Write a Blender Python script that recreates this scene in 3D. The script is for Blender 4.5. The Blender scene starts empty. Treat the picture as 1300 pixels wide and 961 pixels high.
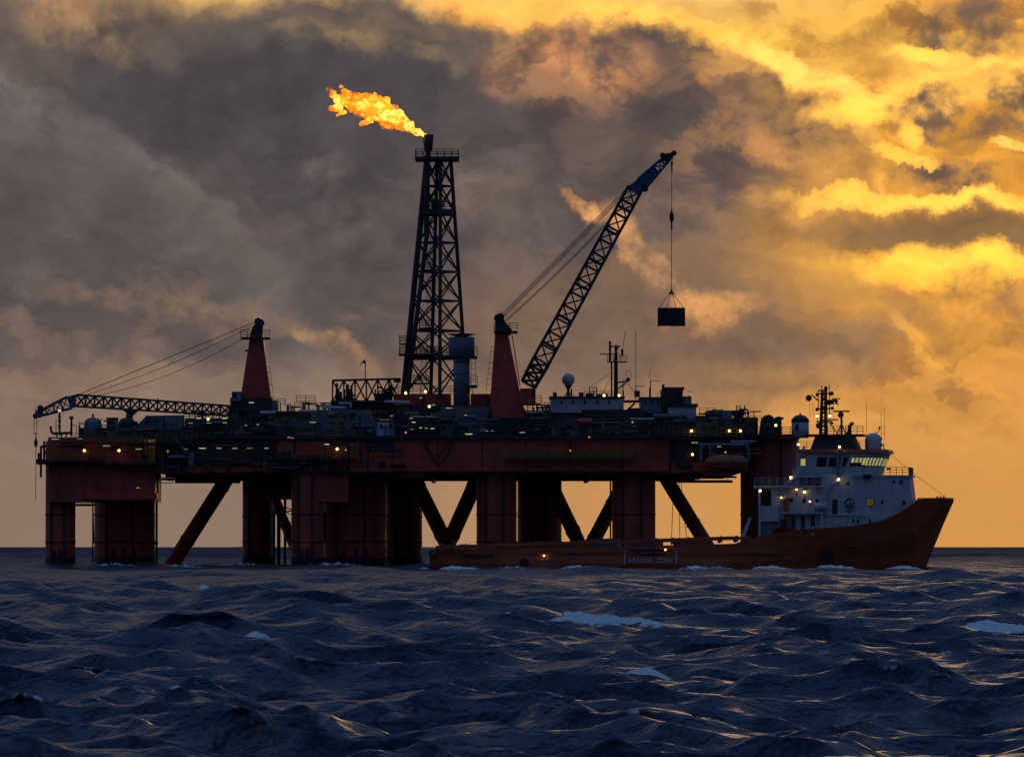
import bpy, bmesh, math, random
import numpy as np
from mathutils import Vector, Matrix, Euler

# ------------------------------------------------------------------ camera
F = 6364.0            # focal length in pixels of the 1300 px wide photograph
CAM_H = 3.0           # eye height above mean sea level
HOR = 694.0           # photograph row of the horizon
scene = bpy.context.scene
cam_data = bpy.data.cameras.new('camera')
cam_data.sensor_fit = 'HORIZONTAL'
cam_data.sensor_width = 36.0
cam_data.lens = 36.0 * F / 1300.0
cam_data.clip_start = 1.0
cam_data.clip_end = 90000.0
camera = bpy.data.objects.new('camera', cam_data)
scene.collection.objects.link(camera)
camera.location = (0, 0, CAM_H)
camera.rotation_euler = (math.radians(90) + math.atan((HOR - 480.5) / F), 0, 0)
scene.camera = camera
scene.view_settings.view_transform = 'Standard'
scene.view_settings.look = 'None'
scene.view_settings.exposure = 0.0
scene.view_settings.gamma = 1.0
scene.view_settings.use_curve_mapping = False
scene.render.engine = 'CYCLES'
scene.cycles.use_denoising = True
scene.cycles.adaptive_threshold = 0.02
scene.cycles.max_bounces = 3
scene.cycles.diffuse_bounces = 2
scene.cycles.glossy_bounces = 2
scene.cycles.sample_clamp_indirect = 4.0
scene.cycles.caustics_reflective = False
scene.cycles.caustics_refractive = False

SUN_AZ = math.radians(4.9)     # to the right of the view axis (+Y), towards +X
SUN_EL = math.radians(3.6)

def lin(r, g, b):
    f = lambda c: (c / 12.92) if c <= 0.04045 else ((c + 0.055) / 1.055) ** 2.4
    return (f(r / 255.0), f(g / 255.0), f(b / 255.0), 1.0)

# ------------------------------------------------------------------ node helper
class S:
    """a socket with arithmetic"""
    def __init__(self, nt, sock): self.nt = nt; self.s = sock
    def _m(self, op, *args):
        n = self.nt.nodes.new('ShaderNodeMath'); n.operation = op
        for i, a in enumerate((self,) + args):
            if isinstance(a, S): self.nt.links.new(a.s, n.inputs[i])
            else: n.inputs[i].default_value = a
        return S(self.nt, n.outputs[0])
    def __add__(self, o): return self._m('ADD', o)
    def __sub__(self, o): return self._m('SUBTRACT', o)
    def __mul__(self, o): return self._m('MULTIPLY', o)
    def __truediv__(self, o): return self._m('DIVIDE', o)
    def pow(self, o): return self._m('POWER', o)
    def max(self, o): return self._m('MAXIMUM', o)
    def min(self, o): return self._m('MINIMUM', o)
    def one(self, f, *a): return self._m(f, *a)
def smooth(nt, x, a, b, lo=0.0, hi=1.0, kind='SMOOTHSTEP'):
    n = nt.nodes.new('ShaderNodeMapRange'); n.interpolation_type = kind; n.clamp = True
    nt.links.new(x.s, n.inputs[0])
    for i, v in enumerate((a, b, lo, hi)): n.inputs[i + 1].default_value = v
    return S(nt, n.outputs[0])
def mixc(nt, fac, a, b, mode='MIX'):
    n = nt.nodes.new('ShaderNodeMix'); n.data_type = 'RGBA'; n.blend_type = mode; n.clamp_factor = True
    for sock, v in ((n.inputs[0], fac), (n.inputs[6], a), (n.inputs[7], b)):
        if isinstance(v, S): nt.links.new(v.s, sock)
        else: sock.default_value = v
    return S(nt, n.outputs[2])
def noise(nt, vec, scale, detail=4, rough=0.55, out=0, dist=0.0):
    n = nt.nodes.new('ShaderNodeTexNoise'); n.noise_dimensions = '3D'
    n.inputs['Scale'].default_value = scale; n.inputs['Detail'].default_value = detail
    n.inputs['Roughness'].default_value = rough; n.inputs['Distortion'].default_value = dist
    if vec is not None: nt.links.new(vec.s, n.inputs['Vector'])
    return S(nt, n.outputs[out])
def combine(nt, x, y, z):
    n = nt.nodes.new('ShaderNodeCombineXYZ')
    for i, a in enumerate((x, y, z)):
        if isinstance(a, S): nt.links.new(a.s, n.inputs[i])
        else: n.inputs[i].default_value = a
    return S(nt, n.outputs[0])
def vmath(nt, op, a, b=None):
    n = nt.nodes.new('ShaderNodeVectorMath'); n.operation = op
    for i, v in enumerate((a, b)):
        if v is None: continue
        if isinstance(v, S): nt.links.new(v.s, n.inputs[i])
        else: n.inputs[i].default_value = v
    return S(nt, n.outputs[1] if op in ('LENGTH', 'DOT_PRODUCT') else n.outputs[0])
def ramp(nt, x, stops, interp='LINEAR'):
    n = nt.nodes.new('ShaderNodeValToRGB'); cr = n.color_ramp; cr.interpolation = interp
    while len(cr.elements) < len(stops): cr.elements.new(0.5)
    for e, (p, c) in zip(cr.elements, stops): e.position = p; e.color = c
    nt.links.new(x.s, n.inputs[0])
    return S(nt, n.outputs[0])

# ------------------------------------------------------------------ world: dusk sky with broken cloud
world = bpy.data.worlds.new('World'); scene.world = world; world.use_nodes = True
W = world.node_tree; W.nodes.clear()
world.cycles.sampling_method = 'NONE'
tc = W.nodes.new('ShaderNodeTexCoord')
sep = W.nodes.new('ShaderNodeSeparateXYZ'); W.links.new(tc.outputs['Generated'], sep.inputs[0])
dx, dy, dz = (S(W, sep.outputs[i]) for i in range(3))
az = dx.one('ARCTAN2', dy)
el = dz.one('ARCSINE')
# cloud chart: 1 unit = 100 / F radians of azimuth and of elevation
cu = az * (F / 100.0) + 6.5
cv = el * (-F / 100.0) + HOR / 100.0
P0 = combine(W, cu, cv, 0.0); P1 = combine(W, cu, cv, 1.0)
warpn = noise(W, P0, 0.7, 6, 0.66, 1)
warp = vmath(W, 'SUBTRACT', warpn, (0.5, 0.5, 0.5))
def warped(amp):
    n = W.nodes.new('ShaderNodeVectorMath'); n.operation = 'MULTIPLY_ADD'
    W.links.new(warp.s, n.inputs[0]); n.inputs[1].default_value = (amp, amp * 0.8, 0); W.links.new(P1.s, n.inputs[2])
    return S(W, n.outputs[0])
PW = warped(1.5); PS = warped(1.35)
fine = noise(W, P0, 1.5, 5, 0.62, 0)

def ell(cx, cy, rx, ry, rot, soft, src, hi):
    c, n = math.cos(math.radians(rot)), math.sin(math.radians(rot))
    cx /= 100.0; cy /= 100.0; rx /= 100.0; ry /= 100.0
    x = vmath(W, 'DOT_PRODUCT', src, (c / rx, n / rx, -(cx * c + cy * n) / rx))
    y = vmath(W, 'DOT_PRODUCT', src, (-n / ry, c / ry, (cx * n - cy * c) / ry))
    d2 = x._m('MULTIPLY_ADD', x, y * y)
    return smooth(W, d2, (1.0 + soft) ** 2, max(0.0, 1.0 - soft) ** 2, 0.0, hi)

col = ramp(W, smooth(W, cv, -8.0, 6.94, 0, 1, 'LINEAR'), [
    (0.0, lin(78, 88, 108)), (0.40, lin(92, 92, 98)), (0.5355, lin(128, 112, 100)), (0.67, lin(100, 88, 86)),
    (0.81, lin(106, 90, 85)), (0.87, lin(130, 105, 88)), (0.90, lin(166, 128, 95)), (0.94, lin(184, 142, 100)), (1.0, lin(198, 157, 110))])
PE = vmath(W, 'MULTIPLY', PS, (0.6, 1.15, 0.0))
n1 = noise(W, PE, 0.95, 5, 0.58, 0)
lump = noise(W, vmath(W, 'MULTIPLY', PS, (0.9, 1.5, 0.0)), 1.25, 5, 0.6, 0)
hi_lump = smooth(W, lump, 0.47, 0.62); lo_lump = smooth(W, lump, 0.50, 0.38)
patch = smooth(W, fine, 0.34, 0.64, 0.05, 1.0)
LAYERS = [
    # cx, cy, rx, ry, rot, soft, colour, alpha
    # broad warm light round the hidden sun, dim left
    (1400, 560, 560, 300, 0, 0.9, (230, 160, 78), 0.95),
    (-60, 610, 420, 110, 0, 0.8, (150, 121, 98), 0.8),
    (760, 640, 520, 80, 0, 0.9, (212, 162, 100), 0.6),
    # bright upper right and the top edge
    (1180, 130, 520, 290, 0, 0.4, (248, 172, 70), 1.0),
    (930, 28, 300, 62, 8, 0.6, (255, 196, 90), 0.95),
    (620, -20, 420, 46, 0, 0.5, (244, 194, 112), 0.95),
    (150, 44, 125, 44, 8, 0.25, (226, 184, 124), 1.0),
    (60, 5, 60, 30, 20, 0.5, (222, 160, 110), 0.9),
    (262, 45, 90, 40, 0, 0.5, (146, 125, 98), 0.9),
    (690, 14, 120, 24, 3, 0.5, (255, 212, 116), 0.9),
    # main dark mass with its lit rim
    (845, 262, 312, 238, 24, 0.04, (255, 224, 120), 1.0),
    (470, 70, 230, 64, 4, 0.3, (106, 95, 88), 1.0),
    (470, 62, 90, 12, 10, 0.8, (162, 134, 100), 0.8),
    (560, 40, 130, 10, 4, 0.8, (140, 116, 92), 0.6),
    (430, 260, 520, 186, 2, 0.12, (80, 77, 82), 1.0),
    (834, 276, 306, 232, 24, 0.06, (99, 88, 84), 1.0),
    (640, 330, 330, 170, 8, 0.5, (102, 92, 90), 0.95),
    (790, 170, 150, 110, 35, 0.35, (103, 89, 84), 0.95),
    (700, 220, 120, 100, 0, 0.6, (98, 87, 85), 0.9),
    (20, 50, 70, 42, 25, 0.4, (98, 87, 84), 0.95),
    # left diagonal bank: pale fringe, grey body
    (330, 180, 260, 76, 38, 0.6, (80, 75, 78), 0.85),
    (64, 408, 440, 250, 38, 0.05, (132, 122, 115), 0.95),
    (6, 470, 440, 252, 38, 0.42, (86, 85, 88), 0.95),
    (150, 330, 330, 90, 10, 0.8, (98, 88, 86), 0.7),
    (120, 110, 60, 26, 50, 0.7, (92, 84, 83), 0.7),
    (415, 235, 60, 30, 45, 0.8, (114, 103, 97), 0.8),
    (610, 280, 50, 60, 20, 0.8, (122, 107, 96), 0.7),
    (330, 140, 230, 44, 0, 0.8, (84, 79, 81), 0.6),
    # lit lumps in the mass
    (722, 78, 84, 46, 12, 0.6, (216, 152, 100), 0.95),
    (700, 112, 70, 22, 20, 0.8, (150, 116, 92), 0.7),
    (940, 112, 62, 30, 40, 0.6, (194, 142, 92), 0.8),
    (985, 150, 52, 24, 55, 0.5, (110, 91, 79), 0.9),
    (1070, 175, 50, 26, 60, 0.5, (118, 96, 80), 0.9),
    (1045, 130, 30, 14, 50, 0.6, (206, 146, 80), 0.8),
    (985, 200, 46, 16, 25, 0.6, (226, 160, 96), 0.85),
    (1030, 235, 34, 20, 0, 0.6, (112, 92, 79), 0.8),
    (988, 262, 40, 10, 20, 0.6, (230, 164, 98), 0.9),
    (885, 140, 50, 12, 30, 0.8, (142, 114, 92), 0.7),
    (920, 290, 120, 40, 10, 0.7, (146, 116, 91), 0.7),
    (905, 205, 50, 22, 20, 0.7, (106, 90, 84), 0.7),
    (950, 235, 40, 10, 30, 0.7, (158, 122, 92), 0.7),
    (995, 190, 120, 100, 45, 0.77, (204, 146, 92), 0.5),
    (840, 300, 200, 100, 10, 0.77, (146, 118, 96), 0.25),
    (520, 340, 400, 120, 5, 0.77, (124, 108, 100), 0.2),
    (400, 140, 330, 90, 0, 0.78, (78, 73, 76), 0.5),
    (820, 210, 170, 120, 20, 0.78, (90, 79, 79), 0.6),
    # mid right grey bank
    (965, 398, 205, 84, 8, 0.10, (140, 112, 89), 1.0),
    (760, 420, 190, 60, 4, 0.6, (130, 106, 89), 0.9),
    (1060, 470, 130, 20, 4, 0.6, (160, 122, 86), 0.9),
    (828, 338, 56, 14, 52, 0.9, (236, 172, 112), 0.95),
    (746, 272, 26, 11, 42, 0.6, (236, 172, 110), 0.95),
    (900, 402, 46, 18, -8, 0.95, (234, 168, 102), 0.9),
    # lower left bars, haze towards the horizon
    (225, 398, 110, 14, 8, 0.9, (152, 123, 99), 0.7),
    (130, 436, 170, 24, 0, 0.8, (104, 91, 87), 0.8),
    (420, 442, 52, 13, 25, 0.8, (178, 138, 101), 0.85),
    (80, 482, 150, 12, 0, 0.8, (156, 124, 98), 0.6),
    (330, 664, 800, 130, 0, 0.80, (168, 138, 112), 0.85),
    (60, 620, 340, 110, 0, 0.8, (143, 122, 108), 0.8),
    (1250, 640, 420, 120, 0, 0.9, (222, 158, 80), 0.8),
    (170, 420, 260, 50, 3, 0.77, (148, 121, 99), 0.4),
    # right hand streaks
    (1160, 45, 170, 60, 5, 0.78, (188, 130, 68), 0.65),
    (1130, 55, 190, 66, 5, 0.77, (255, 194, 90), 0.6),
    (1205, 230, 150, 190, 0, 0.78, (158, 114, 72), 0.65),
    (1190, 400, 130, 90, 20, 0.78, (176, 126, 74), 0.8),
    (1200, 310, 170, 90, 5, 0.9, (246, 176, 76), 0.7),
    (1090, 150, 90, 60, 40, 0.9, (250, 184, 80), 0.6),
    (1130, 45, 60, 18, -10, 0.6, (172, 122, 72), 0.8),
    (1000, 25, 60, 10, 20, 0.6, (186, 132, 74), 0.7),
    (1090, 85, 50, 14, 10, 0.7, (190, 132, 70), 0.7),
    (1270, 45, 100, 56, 0, 0.35, (124, 100, 83), 0.95),
    (1185, 72, 40, 9, 0, 0.5, (255, 228, 120), 0.95),
    (1018, 94, 70, 14, 28, 0.75, (255, 234, 132), 1.0),
    (1100, 145, 58, 15, -10, 0.75, (255, 228, 116), 1.0),
    (1225, 114, 122, 32, -12, 0.3, (255, 224, 118), 0.95),
    (1245, 126, 122, 31, -9, 0.2, (116, 95, 79), 1.0),
    (1235, 168, 95, 18, 0, 0.35, (134, 106, 82), 0.95),
    (1158, 176, 14, 18, 0, 0.5, (255, 222, 110), 0.9),
    (1205, 230, 80, 24, 4, 0.3, (116, 95, 80), 1.0),
    (1150, 203, 50, 6, 5, 0.5, (255, 222, 110), 0.9),
    (1294, 193, 24, 7, 0, 0.4, (255, 236, 136), 1.0),
    (1215, 262, 165, 9, 2, 0.75, (255, 230, 116), 1.0),
    (1235, 299, 200, 24, 2, 0.45, (152, 116, 78), 1.0),
    (1205, 342, 105, 20, 2, 0.75, (255, 228, 108), 1.0),
    (1140, 358, 40, 14, 10, 0.6, (255, 214, 100), 0.8),
    (1255, 382, 70, 30, 15, 0.4, (166, 122, 76), 0.95),
    (1160, 395, 44, 16, 25, 0.5, (164, 121, 76), 0.9),
    (1230, 425, 80, 12, 10, 0.6, (196, 140, 76), 0.8),
    (1185, 445, 90, 7, 32, 0.6, (242, 176, 82), 0.8),
]
for (cx, cy, rx, ry, rot, soft, c, a) in LAYERS:
    m = ell(cx, cy, rx, ry, rot, soft, PW if max(rx, ry) > 130 else PS, a)
    hot = c[1] > 196
    if soft == 0.77: m = m * hi_lump
    elif soft == 0.78: m = m * lo_lump
    elif max(rx, ry) <= 130: m = m * (patch if not hot else smooth(W, fine, 0.30, 0.5, 0.45, 1.0))
    if hot: k = lin(255, c[1] - 32, c[2] - 34); k = (k[0] * 1.45, k[1] * 1.4, k[2] * 1.4, 1)
    else: k = lin(*c)
    col = mixc(W, m, col, k)
# relief of the vapour: thicker and thinner lumps, brighter on the side turned to the sun
tosun = vmath(W, 'SCALE', vmath(W, 'NORMALIZE', vmath(W, 'SUBTRACT', (12.2, 2.4, 0.0), P0)))
tosun.s.node.inputs[3].default_value = 0.16
n2 = noise(W, vmath(W, 'ADD', PE, tosun), 0.95, 5, 0.58, 0)
calm = smooth(W, cv, 4.6, 6.4, 1.0, 0.12)
lum = (((n1 - n2) * 1.25) + ((fine - 0.5) * 0.30)) * calm + 1.0
lum = lum.max(0.5).min(1.7)
col = mixc(W, 1.0, col, combine(W, lum, lum, lum), 'MULTIPLY')
gm = W.nodes.new('ShaderNodeGamma'); W.links.new(col.s, gm.inputs[0]); gm.inputs[1].default_value = 1.07; col = S(W, gm.outputs[0])
# the rest of the vault: dusk sky with grey-blue broken cloud
sky = W.nodes.new('ShaderNodeTexSky'); sky.sky_type = 'NISHITA'; sky.sun_disc = False
sky.sun_elevation = SUN_EL; sky.sun_rotation = SUN_AZ
sky.air_density = 1.2; sky.dust_density = 1.5; sky.ozone_density = 1.6
bg_sky = W.nodes.new('ShaderNodeBackground'); W.links.new(sky.outputs[0], bg_sky.inputs[0]); bg_sky.inputs[1].default_value = 0.055
vault = noise(W, combine(W, dx, dy, dz), 3.2, 6, 0.6, 0)
vcl = smooth(W, vault, 0.32, 0.52)
bg_cloud = W.nodes.new('ShaderNodeBackground'); bg_cloud.inputs[0].default_value = (0.021, 0.046, 0.104, 1); W.links.new((dz.max(0.0) * 3.2 + 0.7).s, bg_cloud.inputs[1])
mx1 = W.nodes.new('ShaderNodeMixShader'); W.links.new((vcl * 0.92).s, mx1.inputs[0])
W.links.new(bg_sky.outputs[0], mx1.inputs[1]); W.links.new(bg_cloud.outputs[0], mx1.inputs[2])
bg_sun = W.nodes.new('ShaderNodeBackground'); W.links.new(col.s, bg_sun.inputs[0]); bg_sun.inputs[1].default_value = 1.0
# the sunset bank stands low in the sky round the sun's side of the horizon
bank = smooth(W, el, math.radians(7.0), math.radians(13.0), 1.0, 0.0) * smooth(W, az.one('ABSOLUTE'), math.radians(22), math.radians(75), 1.0, 0.0)
mx2 = W.nodes.new('ShaderNodeMixShader'); W.links.new(bank.s, mx2.inputs[0])
W.links.new(mx1.outputs[0], mx2.inputs[1]); W.links.new(bg_sun.outputs[0], mx2.inputs[2])
wo = W.nodes.new('ShaderNodeOutputWorld'); W.links.new(mx2.outputs[0], wo.inputs[0])

# ------------------------------------------------------------------ sun, veiled by the cloud bank
sd = bpy.data.lights.new('sun', 'SUN'); sd.energy = 0.06; sd.color = (1.0, 0.62, 0.30); sd.angle = math.radians(10)
sun = bpy.data.objects.new('sun', sd); scene.collection.objects.link(sun)
dirv = Vector((math.sin(SUN_AZ) * math.cos(SUN_EL), math.cos(SUN_AZ) * math.cos(SUN_EL), math.sin(SUN_EL)))
sun.rotation_euler = dirv.to_track_quat('Z', 'Y').to_euler()

# ------------------------------------------------------------------ numpy value noise
def vnoise(x, y, seed=0):
    xi = np.floor(x).astype(np.int64); yi = np.floor(y).astype(np.int64)
    fx = x - xi; fy = y - yi
    fx = fx * fx * (3 - 2 * fx); fy = fy * fy * (3 - 2 * fy)
    def h(a, b):
        n = (a * 374761393 + b * 668265263 + seed * 144665) & 0x7fffffff
        n = ((n ^ (n >> 13)) * 1274126177) & 0x7fffffff
        return ((n ^ (n >> 16)) & 0xffff) / 65535.0
    return (h(xi, yi) * (1 - fx) + h(xi + 1, yi) * fx) * (1 - fy) + (h(xi, yi + 1) * (1 - fx) + h(xi + 1, yi + 1) * fx) * fy
def fbm(x, y, oct=4, seed=0):
    s = 0; a = 0.5; t = 0
    for i in range(oct):
        s = s + a * vnoise(x, y, seed + i * 17); t += a; a *= 0.55; x = x * 2.03 + 5.1; y = y * 2.03 - 3.7
    return s / t

# ------------------------------------------------------------------ the sea: one sheet out to the horizon
def build_sea():
    rng = np.random.RandomState(11)
    r = [2.0, 10.0, 25.0, 42.0]
    x = 50.0
    while x < 400: r.append(x); x *= 1.0031
    while x < 1500: r.append(x); x *= 1.0042
    while x < 4000: r.append(x); x *= 1.0075
    while x < 40000: r.append(x); x *= 1.0155
    r.append(60000.0)
    r = np.array(r)
    dense = np.radians(np.linspace(-8.6, 8.6, 690))
    side = np.radians(8.6 + (np.linspace(0, 1, 46)[1:] ** 1.7) * (180 - 8.6))
    th = np.concatenate([-side[::-1][:-1] if False else -side[::-1], dense, side])
    th = th[1:]                                   # the seam behind the viewer is shared
    n, m = len(r), len(th)
    R, T = np.meshgrid(r, th, indexing='ij')
    X = R * np.sin(T); Y = R * np.cos(T)
    spacing = np.gradient(r)[:, None] + 0 * T
    wide = np.maximum(spacing * 0.9, R * np.gradient(th)[None, :])
    Z = np.zeros_like(X); DX = np.zeros_like(X); DY = np.zeros_like(X); J = np.zeros_like(X)
    NW = 78
    lam = np.exp(np.linspace(math.log(1.3), math.log(60), NW)) * rng.uniform(0.95, 1.05, NW)
    ang = np.radians(238 + rng.normal(0, 34, NW))
    amp = lam ** 0.82 * np.exp(-(lam / 34.0) ** 2) / (1 + (lam / 5.0) ** 0.55)
    amp *= rng.uniform(0.6, 1.3, NW)
    amp *= 0.30 / math.sqrt((amp ** 2).sum() / 2)
    for l, a, an in zip(lam, amp, ang):
        k = 2 * math.pi / l
        ph = k * (X * math.cos(an) + Y * math.sin(an)) + rng.uniform(0, 6.28)
        fade = np.clip((l / wide - 2.2) / 3.0, 0, 1)
        A = a * fade
        c = np.cos(ph); s_ = np.sin(ph)
        Z += A * c
        DX -= 1.35 * A * math.cos(an) * s_; DY -= 1.35 * A * math.sin(an) * s_
        J += A * k * c
    # small breaking crests scattered by the wind, larger ones where they stand in view
    gust = fbm(X / 60.0, Y / 90.0, 3, 5)
    foam = np.clip((J - 0.66) / 0.5, 0, 1) * np.clip((gust - 0.46) / 0.2, 0, 1)
    # a longer swell out towards the horizon
    for l, a, an in ((70, 0.6, 4.4), (95, 0.9, 4.25), (130, 1.0, 4.0), (170, 0.8, 4.5)):
        k = 2 * math.pi / l
        Z += a * np.cos(k * (X * math.cos(an) + Y * math.sin(an)) + l) * np.clip((R - 420) / 1300, 0, 1) * np.clip(l / wide - 1.2, 0, 1)
    crests = [  # column, row, half length m, half depth m, height m, slant, foam
        (778, 785, 2.9, 1.1, 0.52, -0.16, 1.15), (738, 780, 0.8, 0.9, 0.30, -0.1, 1.1), (658, 783, 0.95, 1.0, 0.50, -0.2, 1.2), (650, 797, 1.1, 0.8, 0.2, 0.1, 1.15),
        (1274, 790, 1.4, 1.1, 0.60, -0.12, 1.2), (1246, 798, 1.1, 0.8, 0.30, 0.0, 1.15), (386, 752, 2.0, 1.6, 0.30, -0.05, 1.1),
        (262, 744, 0.5, 1.2, 0.42, 0, 0.9), (226, 741, 1.4, 1.2, 0.1, 0, 0.7), (332, 804, 0.5, 0.5, 0.35, 0, 1.1), (816, 850, 0.8, 0.45, 0.18, 0, 1.1),
        (940, 803, 1.0, 0.7, 0.1, 0.1, 0.6), (146, 864, 0.2, 0.4, 0.15, 0, 0.9), (1090, 788, 0.8, 0.9, 0.15, 0, 0.6), (602, 716, 1.7, 2.2, 0.55, 0, 0.9),
        (960, 715, 6.0, 1.6, 0.2, 0, 0.7), (1172, 716, 1.0, 1.5, 0.5, 0, 1.0), (30, 778, 1.3, 0.7, 0.1, 0, 0.7), (140, 800, 0.9, 0.6, 0.1, 0, 0.6), (700, 812, 0.8, 0.5, 0.1, 0, 0.6),
        (520, 770, 1.3, 0.8, 0.15, 0, 0.6), (1010, 775, 0.9, 0.7, 0.15, 0, 0.6), (440, 800, 0.7, 0.6, 0.12, 0, 0.6), (870, 770, 0.5, 0.6, 0.2, 0, 0.7), (1200, 842, 0.4, 0.4, 0.15, 0, 0.7), (560, 842, 0.4, 0.4, 0.12, 0, 0.7)]
    # seas running along the ship's side and in front of the legs, given by distance
    crests += [(590, 612, 3.2, 3.0, 0.8, 0, 0.75), (665, 608, 4.0, 3.0, 0.55, 0, 0.3), (740, 616, 3.0, 3.0, 0.75, 0, 0.5), (905, 610, 4.5, 3.0, 0.7, 0, 0.45), (985, 606, 3.0, 2.5, 0.85, 0, 0.7), (1068, 604, 3.5, 2.5, 0.8, 0, 0.75), (1150, 600, 2.5, 2.0, 0.75, 0, 0.8), (440, 668, 5, 4, 0.8, 0, 0.35), (160, 672, 5, 4, 0.7, 0, 0.3), (330, 680, 4, 4, 0.7, 0, 0.3), (240, 655, 3, 3, 0.6, 0, 0.4)]
    for (px, d, hl, hd, hh, sl, fo) in crests:
        if not (600 <= d <= 690): d = (CAM_H - 0.1 - hh * 0.55) * F / (d - HOR)      # row of the crest to distance
        x0 = (px - 650) / F * d
        sel = (np.abs(X - x0) < hl * 3) & (np.abs(Y - d) < hd * 4 + abs(sl) * hl * 3 + 2)
        xs = X[sel] - x0; ys = Y[sel] - d - sl * xs * 8 - (fbm(X[sel] * 0.7, Y[sel] * 0 + d, 3, 3) - 0.5) * 2.2 * hd
        along = np.clip(1 - (xs / hl) ** 2, 0, 1) ** 0.6 * (0.65 + 0.7 * fbm(X[sel] * 1.3, Y[sel] * 0.7, 3, 9))
        prof = np.where(ys > 0, np.exp(-(ys / (hd * 0.9)) ** 2), np.exp(-(ys / (hd * 1.5)) ** 2))
        along = along * np.clip(0.78 - 0.42 * xs / hl, 0.2, 1.2)
        lump = fbm(X[sel] * 3.2, Y[sel] * 2.2, 4, 21)
        fl_ = np.exp(-(xs / (hl * 1.6)) ** 2 - (ys / (hd * 3.5)) ** 2); Z[sel] = Z[sel] * (1 - fl_) + 0.1 * fl_; DY[sel] *= 1 - fl_; DX[sel] *= 1 - fl_
        Z[sel] += hh * along * prof * (0.6 + 0.55 * lump + 0.35 * fbm(X[sel] * 9, Y[sel] * 2, 3, 33))
        f = along * np.where(ys > 0, np.exp(-(ys / (hd * 0.8)) ** 2), np.exp(-(ys / (hd * 1.5)) ** 2))
        foam[sel] = np.maximum(foam[sel], np.clip(f * 2.1 * fo - 0.2 + (lump - 0.5) * 1.2, 0, 1))
    # wash round the platform's legs and along the ship's side
    for (a, b, yc) in ((58, 96, 697), (370, 411, 695), (411, 490, 706), (605, 656, 697), (777, 832, 698), (120, 197, 709), (308, 347, 742), (490, 536, 744), (657, 713, 744), (940, 1014, 712)):
        rr = (b - a) / 2 / F * yc; xc = ((a + b) / 2 - 650) / F * yc
        dd = np.hypot(X - xc, Y - yc) - rr; sel = dd < 5
        ws_ = np.exp(-np.clip(dd[sel], 0, 9) / 1.1) * fbm(X[sel] * .9, Y[sel] * .5, 3, 40 + a); Z[sel] += ws_ * 0.9; foam[sel] = np.maximum(foam[sel], np.clip(ws_ * 2.0 - .35, 0, 1))
    hx = (X - 23.0) * math.cos(math.radians(9)) - (Y - 640) * math.sin(math.radians(9)); hy = (X - 23.0) * math.sin(math.radians(9)) + (Y - 640) * math.cos(math.radians(9))
    sel = (np.abs(hx) < 34) & (hy > -14) & (hy < -4)
    ws_ = np.exp(-np.clip(np.abs(hy[sel] + 8.4), 0, 9) / .9) * np.clip((fbm(X[sel] * .35, Y[sel] * .2, 3, 77) - .38) * 3, 0, 1); Z[sel] += ws_ * .5; foam[sel] = np.maximum(foam[sel], np.clip(ws_ * 1.3 - .1, 0, 1))
    co = np.stack([X + DX, Y + DY, Z], -1).reshape(-1, 3)
    idx = np.arange(n * m).reshape(n, m)
    nxt = np.roll(idx, -1, axis=1)
    q = np.stack([idx[:-1, :], nxt[:-1, :], nxt[1:, :], idx[1:, :]], -1).reshape(-1, 4)[:, ::-1]
    me = bpy.data.meshes.new('sea')
    me.vertices.add(len(co)); me.vertices.foreach_set('co', co.astype(np.float32).ravel())
    me.loops.add(q.size); me.loops.foreach_set('vertex_index', q.astype(np.int32).ravel())
    me.polygons.add(len(q)); me.polygons.foreach_set('loop_start', np.arange(0, q.size, 4, dtype=np.int32))
    me.update(calc_edges=True)
    me.polygons.foreach_set('use_smooth', np.ones(len(q), dtype=bool))
    at = me.attributes.new('foam', 'FLOAT', 'POINT'); at.data.foreach_set('value', foam.reshape(-1).astype(np.float32))
    o = bpy.data.objects.new('sea', me); scene.collection.objects.link(o)
    o['kind'] = 'structure'; o['label'] = 'dark blue choppy open sea with scattered whitecaps'
    return o
sea = build_sea()
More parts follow.
